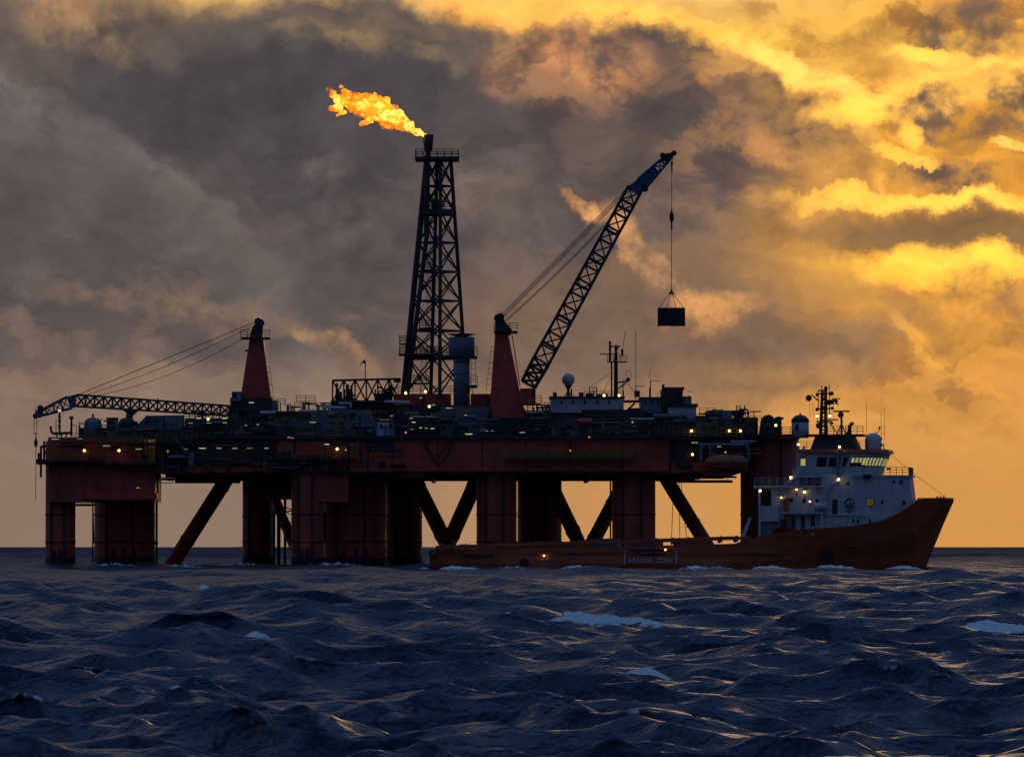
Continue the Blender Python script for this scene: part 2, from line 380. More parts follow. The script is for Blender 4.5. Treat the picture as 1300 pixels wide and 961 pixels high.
def sea_material():
    m = bpy.data.materials.new('sea_water'); m.use_nodes = True
    nt = m.node_tree; nt.nodes.clear()
    g = nt.nodes.new('ShaderNodeNewGeometry'); P = S(nt, g.outputs['Position'])
    out = nt.nodes.new('ShaderNodeOutputMaterial')
    w = nt.nodes.new('ShaderNodeBsdfPrincipled')
    w.inputs['Base Color'].default_value = (0.006, 0.021, 0.046, 1)
    w.inputs['IOR'].default_value = 1.333
    b0 = noise(nt, vmath(nt, 'MULTIPLY', P, (0.8, 1.0, 1.0)), 0.16, 3, 0.6)
    b1 = noise(nt, vmath(nt, 'MULTIPLY', P, (1.0, 0.8, 1.0)), 1.1, 3, 0.55)
    ds = nt.nodes.new('ShaderNodeSeparateXYZ'); nt.links.new(P.s, ds.inputs[0])
    far = smooth(nt, S(nt, ds.outputs[1]), 250, 1500, 0.0, 1.0)      # beyond this the sheet is too coarse for its short waves
    bp = nt.nodes.new('ShaderNodeBump'); bp.inputs['Strength'].default_value = 1.0; bp.inputs['Distance'].default_value = 1.0
    nt.links.new((b0 * far * 3.0 + b1 * 0.62).s, bp.inputs['Height']); nt.links.new(bp.outputs[0], w.inputs['Normal'])
    nt.links.new((far * 0.34 + 0.29).s, w.inputs['Roughness'])
    fo = nt.nodes.new('ShaderNodeBsdfPrincipled'); fo.inputs['Base Color'].default_value = (0.9, 0.92, 0.93, 1); fo.inputs['Roughness'].default_value = 0.8
    fo.inputs['Subsurface Weight'].default_value = 0.0
    fb = noise(nt, P, 2.6, 6, 0.7)
    nt.links.new(mixc(nt, smooth(nt, fb, 0.36, 0.6), (0.78, 0.82, 0.84, 1), (0.98, 0.98, 0.98, 1)).s, fo.inputs['Base Color'])
    bp2 = nt.nodes.new('ShaderNodeBump'); bp2.inputs['Strength'].default_value = 1.0; bp2.inputs['Distance'].default_value = 0.22
    nt.links.new(fb.s, bp2.inputs['Height']); nt.links.new(bp2.outputs[0], fo.inputs['Normal'])
    at = nt.nodes.new('ShaderNodeAttribute'); at.attribute_name = 'foam'
    fa = S(nt, at.outputs['Fac'])
    lace = noise(nt, vmath(nt, 'MULTIPLY', P, (1.0, 0.45, 1.0)), 3.2, 6, 0.72)
    fac = smooth(nt, fa * 1.5 + (lace - 0.5) * 2.9, 0.32, 0.72) * smooth(nt, fa, 0.02, 0.14)
    mx = nt.nodes.new('ShaderNodeMixShader'); nt.links.new(fac.s, mx.inputs[0])
    nt.links.new(w.outputs[0], mx.inputs[1]); nt.links.new(fo.outputs[0], mx.inputs[2]); nt.links.new(mx.outputs[0], out.inputs[0])
    return m
sea.data.materials.append(sea_material())

# ------------------------------------------------------------------ materials
def paint(name, color, rough=0.5, var=0.25, rust=0.0, metal=0.0, scale=0.6):
    m = bpy.data.materials.new(name); m.use_nodes = True
    nt = m.node_tree; b = nt.nodes['Principled BSDF']
    tc_ = nt.nodes.new('ShaderNodeNewGeometry'); P = S(nt, tc_.outputs['Position'])
    n = noise(nt, P, scale, 5, 0.6)
    dark = tuple(c * (1 - var) for c in color) + (1,); lite = tuple(min(1, c * (1 + var)) for c in color) + (1,)
    c = mixc(nt, smooth(nt, n, 0.3, 0.7), dark, lite)
    if rust > 0:
        st = noise(nt, vmath(nt, 'MULTIPLY', P, (1.6, 1.6, 0.22)), 1.3, 5, 0.65)
        c = mixc(nt, smooth(nt, st, 0.56, 0.70, 0, rust), c, (0.10, 0.035, 0.014, 1))
        se = nt.nodes.new('ShaderNodeTexBrick'); se.inputs['Scale'].default_value = 0.13; se.inputs['Mortar Size'].default_value = 0.006; se.offset = 0.5
        sp_ = nt.nodes.new('ShaderNodeSeparateXYZ'); nt.links.new(P.s, sp_.inputs[0]); nt.links.new(combine(nt, S(nt, sp_.outputs[0]), S(nt, sp_.outputs[2]), 0.0).s, se.inputs['Vector'])
        c = mixc(nt, S(nt, se.outputs['Fac']) * 0.28, c, (0.05, 0.03, 0.025, 1))     # weld seams between plates
        gr = noise(nt, P, 2.7, 4, 0.6)
        c = mixc(nt, smooth(nt, gr, 0.6, 0.75, 0, rust * 0.8), c, (0.03, 0.026, 0.024, 1))
    nt.links.new(c.s, b.inputs['Base Color'])
    r = smooth(nt, n, 0.3, 0.7, max(0.05, rough - 0.1), min(1, rough + 0.12))
    nt.links.new(r.s, b.inputs['Roughness']); b.inputs['Metallic'].default_value = metal
    return m
def glow(name, color, strength):
    m = bpy.data.materials.new(name); m.use_nodes = True
    nt = m.node_tree; b = nt.nodes['Principled BSDF']
    n = noise(nt, S(nt, nt.nodes.new('ShaderNodeNewGeometry').outputs['Position']), 1.5, 2, 0.5)
    b.inputs['Base Color'].default_value = tuple(0.6 * c for c in color) + (1,)
    b.inputs['Emission Color'].default_value = tuple(color) + (1,)
    nt.links.new(smooth(nt, n, 0.3, 0.7, strength * 0.75, strength * 1.2).s, b.inputs['Emission Strength'])
    return m
MAT = {
    'red': paint('red_hull_paint', (0.60, 0.076, 0.042), 0.45, 0.25, 0.32, scale=0.35),
    'redship': paint('red_ship_paint', (0.56, 0.10, 0.035), 0.45, 0.18, 0.32, scale=0.3),
    'steel': paint('dark_steel', (0.035, 0.034, 0.036), 0.55, 0.35, 0.4),
    'black': paint('black_rubber', (0.012, 0.012, 0.012), 0.6, 0.3),
    'grey': paint('grey_machinery_paint', (0.17, 0.18, 0.19), 0.5, 0.35, 0.5),
    'bluegrey': paint('blue_grey_paint', (0.16, 0.20, 0.26), 0.45, 0.25, 0.35),
    'blue': paint('blue_paint', (0.05, 0.10, 0.18), 0.45, 0.25, 0.2),
    'navy': paint('navy_container_paint', (0.015, 0.018, 0.035), 0.5, 0.3, 0.2),
    'white': paint('white_paint', (0.55, 0.57, 0.60), 0.45, 0.10, 0.4, scale=0.5),
    'dome': paint('white_radome', (0.62, 0.64, 0.66), 0.5, 0.05),
    'yellow': paint('yellow_rail_paint', (0.22, 0.16, 0.02), 0.5, 0.25, 0.4),
    'orange': paint('orange_lifeboat_shell', (0.48, 0.12, 0.05), 0.35, 0.12, 0.15),
    'cable': paint('wire_rope', (0.035, 0.032, 0.03), 0.6, 0.3),
    'glass': paint('dark_window_glass', (0.012, 0.015, 0.018), 0.08, 0.2),
    'lit': glow('lit_window', (0.75, 0.74, 0.24), 0.42),
    'dimlit': glow('dim_lit_window', (0.5, 0.27, 0.06), 0.14),
    'warm': glow('sodium_lamp', (1.0, 0.52, 0.14), 5.0),
    'dimwarm': glow('faint_amber_lamp', (1.0, 0.38, 0.10), 0.8),
    'tube': glow('fluorescent_tube', (1.0, 0.90, 0.52), 0.55),
    'tube_dim': glow('weak_fluorescent_tube', (1.0, 0.85, 0.42), 0.16), 'tube_mid': glow('worn_fluorescent_tube', (0.9, 0.92, 0.5), 0.3),
    'flood': glow('ship_floodlight', (1.0, 0.66, 0.28), 5.0),
    'letter': paint('white_lettering', (0.75, 0.76, 0.78), 0.5, 0.05),
    'dark_letter': paint('dark_emblem_paint', (0.02, 0.022, 0.03), 0.5, 0.1),
}
# ------------------------------------------------------------------ mesh kit
C = scene.collection
MESH = {}
XF = [Matrix.Identity(4)]
MW = {}
def base_mesh(kind, mat):
    key = (kind, mat)
    if key in MESH: return MESH[key]
    bm = bmesh.new()
    if kind == 'box': bmesh.ops.create_cube(bm, size=1.0)
    elif kind.startswith('cyl'):
        bmesh.ops.create_cone(bm, cap_ends=True, segments=int(kind[3:]), radius1=1, radius2=1, depth=1)
    elif kind.startswith('ball'): bmesh.ops.create_icosphere(bm, subdivisions=int(kind[4:]), radius=1)
    me = bpy.data.meshes.new(kind + '_' + mat); bm.to_mesh(me); bm.free()
    me.materials.append(MAT[mat])
    if kind != 'box':
        for p in me.polygons: p.use_smooth = len(p.vertices) < 8 and (kind.startswith('ball') or abs(p.normal.z) < 0.5)
    MESH[key] = me
    return me
def link(o, parent, wanted):
    C.objects.link(o)
    w = XF[-1] @ wanted
    if parent is not None:
        o.parent = parent; o.matrix_parent_inverse = MW[parent.name].inverted()
    o.matrix_basis = w
    MW[o.name] = w
    return o
def part(name, kind, mat, parent, wanted):
    return link(bpy.data.objects.new(name, base_mesh(kind, mat)), parent, wanted)
def thing(name, label, cat, loc=(0, 0, 0), group=None):
    o = bpy.data.objects.new(name, None); o.empty_display_size = 1
    link(o, None, Matrix.Translation(Vector(loc)))
    o['label'] = label; o['category'] = cat
    if group: o['group'] = group
    return o
def tag(o, label, cat, group=None):
    o['label'] = label; o['category'] = cat
    if group: o['group'] = group
    return o
def box(name, mat, parent, x0, x1, y0, y1, z0, z1):
    return part(name, 'box', mat, parent, Matrix.Translation(((x0 + x1) / 2, (y0 + y1) / 2, (z0 + z1) / 2)) @ Matrix.Diagonal((abs(x1 - x0), abs(y1 - y0), abs(z1 - z0), 1)))
def tube(name, mat, parent, a, b, r, sides=8):
    a = Vector(a); b = Vector(b); d = b - a
    q = d.to_track_quat('Z', 'Y').to_matrix().to_4x4()
    return part(name, 'cyl%d' % sides, mat, parent, Matrix.Translation((a + b) / 2) @ q @ Matrix.Diagonal((r, r, max(d.length, 1e-3), 1)))
def ball(name, mat, parent, c, r, sub=2, rz=None):
    return part(name, 'ball%d' % sub, mat, parent, Matrix.Translation(Vector(c)) @ Matrix.Diagonal((r, r, rz or r, 1)))
def mesh(name, mat, parent, verts, faces, smooth_=False):
    me = bpy.data.meshes.new(name); me.from_pydata([tuple(v) for v in verts], [], faces)
    bm = bmesh.new(); bm.from_mesh(me); bmesh.ops.recalc_face_normals(bm, faces=bm.faces); bm.to_mesh(me); bm.free()
    me.materials.append(MAT[mat])
    if smooth_:
        for p in me.polygons: p.use_smooth = True
    return link(bpy.data.objects.new(name, me), parent, Matrix.Identity(4))
def loft(name, mat, parent, rings, closed=True, caps=True, smooth_=False):
    n = len(rings[0]); v = [p for r in rings for p in r]; f = []
    for i in range(len(rings) - 1):
        for j in range(n if closed else n - 1):
            k = (j + 1) % n
            f.append((i * n + j, i * n + k, (i + 1) * n + k, (i + 1) * n + j))
    if caps: f.append(tuple(range(n))[::-1]); f.append(tuple(range((len(rings) - 1) * n, len(rings) * n)))
    return mesh(name, mat, parent, v, f, smooth_)
def lathe(name, mat, parent, c, prof, sides=20):
    rings = [[(c[0] + r * math.cos(2 * math.pi * i / sides), c[1] + r * math.sin(2 * math.pi * i / sides), z) for i in range(sides)] for r, z in prof]
    return loft(name, mat, parent, rings, True, True, True)
def multi(name, mat, parent, segs):
    """several thin bars joined into one part: [(a, b, r)]"""
    v = []; f = []
    for a, b, r in segs:
        a = Vector(a); b = Vector(b); q = (b - a).to_track_quat('Z', 'Y')
        o = len(v)
        for e in (a, b):
            for k in range(4):
                t = math.pi / 4 + k * math.pi / 2
                v.append(e + q @ Vector((math.cos(t) * r, math.sin(t) * r, 0)))
        for k in range(4): f.append((o + k, o + (k + 1) % 4, o + 4 + (k + 1) % 4, o + 4 + k))
        f += [(o + 3, o + 2, o + 1, o), (o + 4, o + 5, o + 6, o + 7)]
    return mesh(name, mat, parent, v, f)
def railing(mat, parent, pts, h=1.1, step=1.6, r=0.035, name='railing'):
    segs = []
    for a, b in zip(pts[:-1], pts[1:]):
        a = Vector(a); b = Vector(b); n = max(1, round((b - a).length / step))
        for k in (0.36, 0.70, 1.0): segs.append((a + Vector((0, 0, h * k)), b + Vector((0, 0, h * k)), r))
        for i in range(n + 1):
            p = a.lerp(b, i / n); segs.append((p, p + Vector((0, 0, h)), r * 1.15))
    return multi(name, mat, parent, segs)
def ladder(mat, parent, a, b, w=0.5, axis=(1, 0, 0), cage=True, name='ladder', r=0.04):
    a = Vector(a); b = Vector(b); ax = Vector(axis) * w / 2
    segs = [(a - ax, b - ax, r), (a + ax, b + ax, r)]
    n = max(2, int((b - a).length / 0.75))
    for i in range(n + 1):
        p = a.lerp(b, i / n); segs.append((p - ax, p + ax, r * 0.8))
        if cage and i % 2 == 0:
            o_ = Vector((0, -0.7, 0)); segs += [(p - ax, p - ax + o_, r * .7), (p + ax, p + ax + o_, r * .7), (p - ax + o_, p + ax + o_, r * .7)]
    return multi(name, mat, parent, segs)
def truss(parent, ring0, ring1, n, rc, rb, mat='steel', chord_name='chord', brace_name='brace', style='x', stations=None):
    """box lattice between two quads of corner points"""
    r0 = [Vector(p) for p in ring0]; r1 = [Vector(p) for p in ring1]; m = len(r0)
    ts = stations or [i / n for i in range(n + 1)]
    for a, b in zip(r0, r1): tube(chord_name, mat, parent, a, b, rc, 8)
    for i, (t0, t1) in enumerate(zip(ts[:-1], ts[1:])):
        A = [a.lerp(b, t0) for a, b in zip(r0, r1)]; B = [a.lerp(b, t1) for a, b in zip(r0, r1)]
        for j in range(m):
            k = (j + 1) % m
            if style == 'x':
                tube(brace_name, mat, parent, A[j], B[k], rb, 4); tube(brace_name, mat, parent, A[k], B[j], rb, 4)
            else:
                if (i + j) % 2: tube(brace_name, mat, parent, A[j], B[k], rb, 4)
                else: tube(brace_name, mat, parent, A[k], B[j], rb, 4)
            tube(brace_name, mat, parent, A[j], A[k], rb, 4)
def cable(parent, a, b, r=0.05, sag=0.0, name='cable', mat='cable', n=10):
    a = Vector(a); b = Vector(b)
    if sag == 0: return tube(name, mat, parent, a, b, r, 5)
    pts = [a.lerp(b, i / n) - Vector((0, 0, sag * 4 * (i / n) * (1 - i / n))) for i in range(n + 1)]
    return multi(name, mat, parent, [(p, q, r) for p, q in zip(pts[:-1], pts[1:])])
def at(px, py, Y): return Vector(((px - 650) / F * Y, Y, CAM_H + (HOR - py) / F * Y))
def X(px, Y): return (px - 650) / F * Y
def Zr(py, Y): return CAM_H + (HOR - py) / F * Y
def bpx(name, mat, parent, px0, px1, py0, py1, Y, depth):
    return box(name, mat, parent, X(px0, Y), X(px1, Y), Y, Y + depth, Zr(py1, Y), Zr(py0, Y))
rnd = random.Random(4)

# ------------------------------------------------------------------ the drilling platform
rig = thing('drilling_platform', 'red semi-submersible drilling platform standing on columns in the sea', 'oil rig', (0, 720, 0))
YF = 692.0
ZB = Zr(600, YF)      # underside of the hull
ZD = Zr(556, YF)      # main deck
# hull box with open plate pattern
hull = box('hull_box', 'steel', rig, X(197, YF), X(942, YF), YF, 756, ZB, ZD)
# front face plating: panels slightly proud of one another, stiffeners
pxs = [500, 556, 612, 668, 724, 790, 850]
for i, (a, b) in enumerate(zip(pxs[:-1], pxs[1:])):
    bpx('plate', 'red', hull, a + 0.7, b - 0.7, 558, 598, YF - 0.10 - 0.03 * (i % 2), 0.095)
for a in range(205, 500, 21):
    bpx('stiffener', 'red', hull, a, a + 2, 578, 598, YF - 0.25, 0.24)
bpx('deck_edge', 'steel', rig, 195, 945, 553, 557, YF - 0.9, 4)
for (a, b, q0, q1) in ((238, 300, 592, 600), (300, 345, 586, 599), (352, 372, 560, 574), (376, 412, 560, 578), (414, 440, 566, 590), (444, 466, 562, 599), (468, 498, 574, 599), (852, 942, 587, 600)):
    bpx('plate', 'red', hull, a, b, q0, q1, YF - 0.12, 0.115)
# transverse girders under the hull
for p in (250, 330, 430, 545, 640, 745, 860):
    box('girder', 'red', rig, X(p, 720), X(p, 720) + 0.5, YF + 3, 752, ZB - 0.7, ZB - 0.004)
for yy in (708, 726, 744):
    box('girder', 'steel', rig, X(200, YF), X(900, YF), yy, yy + 0.5, ZB - 0.5, ZB - 0.008)
# hanging pipework under the deck
for (p0, p1, yy, dz, r) in ((205, 300, 700, .8, .16), (222, 305, 712, 1.0, .22), (545, 600, 702, .6, .15), (715, 775, 705, .7, .12), (835, 935, 700, .5, .14), (840, 930, 716, .9, .2)):
    tube('pipe', 'steel', rig, (X(p0, yy), yy, ZB - dz), (X(p1, yy), yy, ZB - dz), r)
    for q in (p0 + 6, (p0 + p1) / 2, p1 - 6): tube('pipe_hanger', 'steel', rig, (X(q, yy), yy, ZB - dz), (X(q, yy), yy, ZB), 0.06, 5)
# left block: lower and upper halves
lb = bpx('hull_block', 'red', rig, 62, 197, 588, 637, YF + 1, 12)
bpx('hull_block', 'red', rig, 61, 182, 555, 588.3, YF, 30)
for a in range(72, 196, 17): bpx('stiffener', 'red', lb, a, a + 1.6, 592, 634, YF + 0.75, 0.24)
bpx('ledge', 'steel', rig, 56, 200, 586, 590, YF - 1.2, 6)
bpx('ledge', 'red', rig, 110, 199, 626, 634, YF - 0.4, 6)
bpx('hull_block', 'red', rig, 396, 442, 590, 637, YF + 1.2, 14)
bpx('hull_block', 'red', rig, 500, 540, 572, 606, YF + 2, 8)
# columns (front row, then the far row)
COLS = [(58, 96, 697, 560, 1), (370, 411, 695, 586, 1), (411, 490, 706, 586, 1), (605, 656, 697, 570, 1), (777, 832, 698, 560, 1), (120, 197, 709, 590, 1),
        (308, 347, 742, 600, 0), (490, 536, 744, 600, 0), (657, 713, 744, 600, 0), (940, 1014, 712, 552, 0)]
for (a, b, yc, top, front) in COLS:
    r = (b - a) / 2 / F * yc
    c = at((a + b) / 2, top, yc)
    col_ = tube('column', 'red', rig, (c.x, yc, -9), (c.x, yc, c.z - 0.004), r, 32)
    for rowz in (3.6, 7.4): tube('ring_band', 'red', col_, (c.x, yc, rowz), (c.x, yc, rowz + 0.22), r + 0.07, 32)
    tube('splash_zone', 'black', col_, (c.x, yc, -9), (c.x, yc, 1.55), r + 0.035, 32)
    for t in ((-0.55, 0.35) if r > 2 else (0.3,)):
        y2 = yc - math.sqrt(max(0.01, r * r * (1 - t * t))) - 0.22
        tube('riser_pipe', 'steel', col_, (c.x + t * r, y2, -6), (c.x + t * r, y2, c.z), 0.14)
    if r > 2.4: ladder('steel', col_, (c.x + .1 * r, yc - r - .3, .5), (c.x + .1 * r, yc - r - .3, c.z), .6, cage=False)
    for k in range(3 if front else 1):
        t = -0.3 + 0.35 * k; y2 = yc - math.sqrt(r * r * (1 - t * t)) - 0.12
        box('fender', 'black', col_, c.x + t * r - 0.16, c.x + t * r + 0.16, y2 - 0.1, y2 + 0.3, 0.4, 2.6)
# diagonal braces
for (p0, q0, p1, q1, y0, y1, w) in ((291, 603, 219, 716, 715, 716, 20), (524, 604, 575, 706, 742, 728, 21), (608, 604, 562, 706, 728, 738, 21),
                                    (693, 602, 740, 700, 742, 732, 20), (783, 630, 744, 704, 738, 735, 20), (836, 592, 896, 690, 716, 716, 19), (338, 606, 372, 690, 738, 726, 14)):
    a = at(p0, q0, y0); b = at(p1, q1, y1); d = (b - a).normalized()
    br = tube('diagonal_brace', 'red', rig, a - d * 1.5, b + d * 6, w / 2 / F * 730 * 0.92, 24)
    for t in (0.12, 0.72): tube('ring_band', 'red', br, a.lerp(b, t), a.lerp(b, t + 0.025), w / 2 / F * 730 * 0.99, 24)
# sea-chest pipes and mooring lines by the left legs
for (p, t, bt, yy, r) in ((118, 634, 722, 700, .10), (199, 600, 724, 697, .16), (194.5, 602, 724, 698, .07), (348, 592, 724, 736, .2), (354, 600, 724, 730, .28), (362, 600, 724, 736, .2), (500, 585, 724, 712, .1), (411.5, 650, 684, 700, .35), (775, 605, 690, 742, .12)):
    tube('caisson_pipe', 'steel', rig, at(p, t, yy), at(p, bt + 6, yy), r)
for q in (612, 634, 690): tube('pipe_clamp', 'steel', rig, at(192, q, 698), at(201, q, 698), 0.16)
tube('catwalk_beam', 'steel', rig, at(93, 641, 700), at(121, 641, 700), 0.16); railing('steel', rig, [at(93, 641, 700), at(121, 641, 700)], 0.35, 1.2, 0.03)
cable(rig, at(118, 640, 699), at(119.5, 690, 699), 0.09, name='mooring_chain'); cable(rig, at(856, 598, 705), at(852, 694, 705), 0.05); cable(rig, at(863, 598, 705), at(872, 690, 705), 0.05); cable(rig, at(862, 598, 705), at(863, 690, 705), 0.05)
multi('pipe_bracket', 'steel', rig, [(at(204, 606, 697), at(219, 606, 697), .08), (at(204, 606, 697), at(204, 613, 697), .08), (at(204, 613, 697), at(219, 613, 697), .08), (at(219, 600, 697), at(219, 613, 697), .08), (at(212, 610, 697), at(219, 610, 697), .06)])
# machinery bay between the far leg and the front leg
bay = bpx('machinery_bay', 'steel', rig, 330, 372, 588, 630, 712, 12)
bpx('ledge', 'red', bay, 326, 372, 629, 634, 711, 3)
for k in range(6):
    p = 334 + k * 6; tube('pipe', 'grey', bay, at(p, 596, 711.5), at(p + rnd.uniform(-2, 3), 628, 711.5), rnd.uniform(.07, .16))
for k in range(9):
    p = rnd.uniform(358, 369); q = rnd.uniform(640, 690); tube('stair_brace', 'steel', rig, at(p - 5, q, 726), at(p + 4, q + rnd.uniform(-6, 9), 726), .09, 5)
# hoses hanging in a loop from the hull
for (p0, p1, q, s_) in ((536, 570, 557, 2.3), (541, 574, 562, 3.0)): cable(rig, at(p0, q, YF - .5), at(p1, q, YF - .5), 0.11, s_, name='hose', mat='black', n=14)
lathe('hose_reel', 'steel', rig, at(506, 590, YF - .4), [(1.05, -.1 + Zr(590, YF)), (1.05, .1 + Zr(590, YF))], 20).rotation_euler = (0, 0, 0)
# walkways with yellow rails
for (p0, p1, q) in ((62, 130, 584), (640, 806, 582), (357, 452, 582), (850, 900, 556), (830, 942, 553), (90, 250, 562)):
    bpx('walkway', 'steel', rig, p0, p1, q, q + 1.6, YF - 1.9, 1.5)
    railing('yellow', rig, [at(p0, q, YF - 1.8), at(p1, q, YF - 1.8)], 1.25, 0.7, 0.05)
railing('yellow', rig, [at(642, 582, YF - 1.8), at(806, 582, YF - 1.8)], 0.95, .3, .05); railing('yellow', rig, [at(163, 572, YF - 1.0), at(212, 572, YF - 1.0)], 1.7, .35, .05); railing('yellow', rig, [at(193, 582, YF - 1.0), at(236, 582, YF - 1.0)], 1.2, .35, .05)
for k in range(130):   # pipes, cable trays, lockers and brackets fixed along the hull side
    p = rnd.choice([rnd.uniform(200, 495), rnd.uniform(200, 495), rnd.uniform(64, 190), rnd.uniform(850, 938)]); q = rnd.uniform(559, 594); t_ = rnd.random(); Y = YF - rnd.uniform(.3, .9); mt = rnd.choice(['steel', 'steel', 'red', 'red', 'grey', 'black'])
    if t_ < .4: tube('pipe', mt, rig, at(p, q, Y), at(p + rnd.uniform(8, 40), q, Y), rnd.uniform(.05, .14), 6)
    elif t_ < .7: tube('pipe', mt, rig, at(p, q, Y), at(p, min(600, q + rnd.uniform(8, 30)), Y), rnd.uniform(.05, .14), 6)
    else:
        w_ = rnd.uniform(3, 12); e = bpx('locker', mt, rig, p, p + w_, q, q + rnd.uniform(3, 9), Y, .8); bpx('locker_door', 'steel', e, p + w_ * .15, p + w_ * .6, q + .7, q + 2.6, Y - .05, .045)
# left end: mooring platform with guide posts
lp = bpx('mooring_platform', 'steel', rig, 46, 63, 583, 589, 696, 4)
for (p, t, b_) in ((52, 566, 606), (56, 560, 584), (60, 565, 584), (49, 575, 590)): tube('guide_post', 'steel', lp, at(p, t, 697), at(p, b_, 697), 0.16)
tube('guide_post', 'steel', lp, at(52, 567, 697), at(62, 566, 697), .16); lathe('fairlead_wheel', 'blue', lp, at(60.5, 575, 698), [(.1, Zr(577, 698)), (.42, Zr(576, 698)), (.42, Zr(573, 698)), (.1, Zr(572, 698))], 14)
# deck modules, back to front; each a skid with its own ribs, hatch and pipes
def module(p0, p1, q0, q1, Y, dep, mat, ribs=True):
    m = bpx('deck_module', mat, rig, p0, p1, q0, q1, Y, dep)
    if ribs:
        n = max(2, int((p1 - p0) / 6))
        for k in range(n + 1):
            p = p0 + (p1 - p0) * k / n
            bpx('rib', mat, m, p - .5, p + .5, q0 + .8, q1 - .8, Y - .12, .118)
    if p1 - p0 > 12:
        h = p0 + (p1 - p0) * rnd.uniform(.2, .6); bpx('hatch', 'steel', m, h, h + 5, (q0 + q1) / 2 - 1, q1 - 1.5, Y - .2, .07)
    return m
MODS = [(100, 182, 543, 556, 700, 10, 'grey'), (180, 250, 541, 556, 702, 12, 'steel'), (235, 300, 531, 556, 712, 10, 'grey'), (250, 345, 538, 556, 698, 8, 'steel'), (290, 350, 520, 545, 716, 10, 'grey'),
        (345, 420, 522, 556, 715, 12, 'steel'), (350, 395, 533, 556, 697, 8, 'grey'), (395, 470, 520, 556, 705, 10, 'grey'), (420, 508, 508, 530, 722, 12, 'steel'), (455, 480, 532, 556, 696, 6, 'bluegrey'),
        (500, 572, 500, 515, 716, 12, 'red'), (505, 600, 514, 558, 704, 14, 'steel'), (598, 642, 500, 516, 716, 10, 'red'), (560, 625, 516, 558, 700, 10, 'grey'), (618, 700, 530, 558, 699, 12, 'steel'),
        (664, 702, 521, 545, 712, 10, 'steel'), (690, 760, 523, 556, 704, 9, 'grey'), (740, 820, 520, 556, 702, 10, 'steel'), (800, 850, 518, 556, 706, 10, 'grey'), (845, 905, 528, 556, 700, 10, 'steel'),
        (885, 912, 536, 556, 697, 6, 'grey'), (905, 962, 530, 556, 704, 10, 'steel'), (858, 880, 556, 592, YF - .9, 2, 'steel'), (205, 236, 545, 572, YF - .5, 2, 'steel'), (242, 345, 573, 590, YF - .6, 2, 'steel')]
for a in MODS: module(*a)
NM = ['pipe', 'conduit', 'cable_tray', 'fire_main']
for k in range(430):   # pipe runs, valves, cabinets and posts over the modules
    p = rnd.uniform(100, 955); Y = rnd.uniform(694.0, 699)
    if 616 < p < 668: continue
    top = 534 if p < 340 else (522 if p < 640 else 528)
    q = rnd.uniform(top, 554); L = rnd.uniform(4, 30); kind = rnd.random()
    mt = rnd.choice(['grey', 'steel', 'steel', 'bluegrey', 'yellow', 'grey', 'red'] if k % 3 == 0 else ['grey', 'steel', 'steel', 'steel'])
    if kind < .34: tube(NM[k % 4], mt, rig, at(p, q, Y), at(min(p + L, 956), q, Y), rnd.uniform(.05, .15), 7)
    elif kind < .58: tube(NM[(k + 1) % 4], mt, rig, at(p, q, Y), at(p, min(556, q + L * .7), Y), rnd.uniform(.05, .13), 7)
    elif kind < .66: tube('strut', mt, rig, at(p, q, Y), at(p + rnd.uniform(-7, 7), min(556, q + 10), Y), .08, 6)
    elif kind < .84:
        w = rnd.uniform(1.5, 6); e = bpx('equipment_cabinet', mt, rig, p, p + w, q, q + rnd.uniform(2, 8), Y, 1.0); bpx('cabinet_door', 'steel', e, p + w * .2, p + w * .75, q + .6, q + 1.8, Y - .06, .05)
    elif kind < .92: railing('yellow' if k % 2 else 'steel', rig, [at(p, q, Y), at(p + L, q, Y)], .9, .8, .04)
    else:
        a = at(p, min(q, 548), Y); tube('pressure_vessel', mt, rig, a, a + Vector((rnd.uniform(.8, 2.0), 0, 0)), rnd.uniform(.25, .5), 14)
for k in range(80):    # skyline clutter: stub pipes, vents and rails against the sky
    p = rnd.choice([rnd.uniform(240, 300), rnd.uniform(345, 420), rnd.uniform(345, 420), rnd.uniform(664, 700), rnd.uniform(890, 960)])
    base = 531 if p < 300 else (521 if p < 640 else (522 if p < 720 else 530)); h = rnd.uniform(3, 10)
    tube(rnd.choice(['vent_pipe', 'post']), 'steel', rig, at(p, base - h, 716), at(p, base + 3, 716), rnd.uniform(.05, .13), 6)
    if k % 3 == 0: tube('pipe', 'steel', rig, at(p - 5, base - h, 716), at(p + 9, base - h, 716), .09, 6)
for (p0, p1, q, Y) in ((345, 362, 516, 716), (374, 420, 521, 715), (376, 400, 512, 718), (240, 292, 531, 712), (664, 700, 521, 712), (888, 908, 528, 700), (505, 600, 500, 716), (940, 1014, 552, 706), (845, 888, 536, 700)):
    railing('steel', rig, [at(p0, q, Y), at(p1, q, Y)], 1.1, 1.1, .05)
# open pipe-rack frame left of the tower
fr = thing('truss_frame', 'open steel truss frame holding pipework left of the flare tower', 'truss', at(465, 510, 722))
A0 = [at(422, 510, 720), at(422, 483, 720), at(422, 483, 727), at(422, 510, 727)]; A1 = [at(508, 510, 720), at(508, 481, 720), at(508, 481, 727), at(508, 510, 727)]
truss(fr, A0, A1, 6, .16, .11, 'steel', style='w')
for k in range(26):
    p = rnd.choice([rnd.uniform(424, 448), rnd.uniform(476, 500)]); q = rnd.uniform(484, 506)
    (tube('pipe', 'steel', fr, at(p, q, 723), at(p + rnd.uniform(3, 10), q, 723), rnd.uniform(.08, .22), 6) if k % 2 else tube('pipe', 'steel', fr, at(p, q, 723), at(p, 510, 723), rnd.uniform(.1, .3), 6))
for p in (430, 444, 482, 492): tube('vessel', 'steel', fr, at(p, 500 - rnd.uniform(0, 8), 724), at(p, 511, 724), .5, 12)
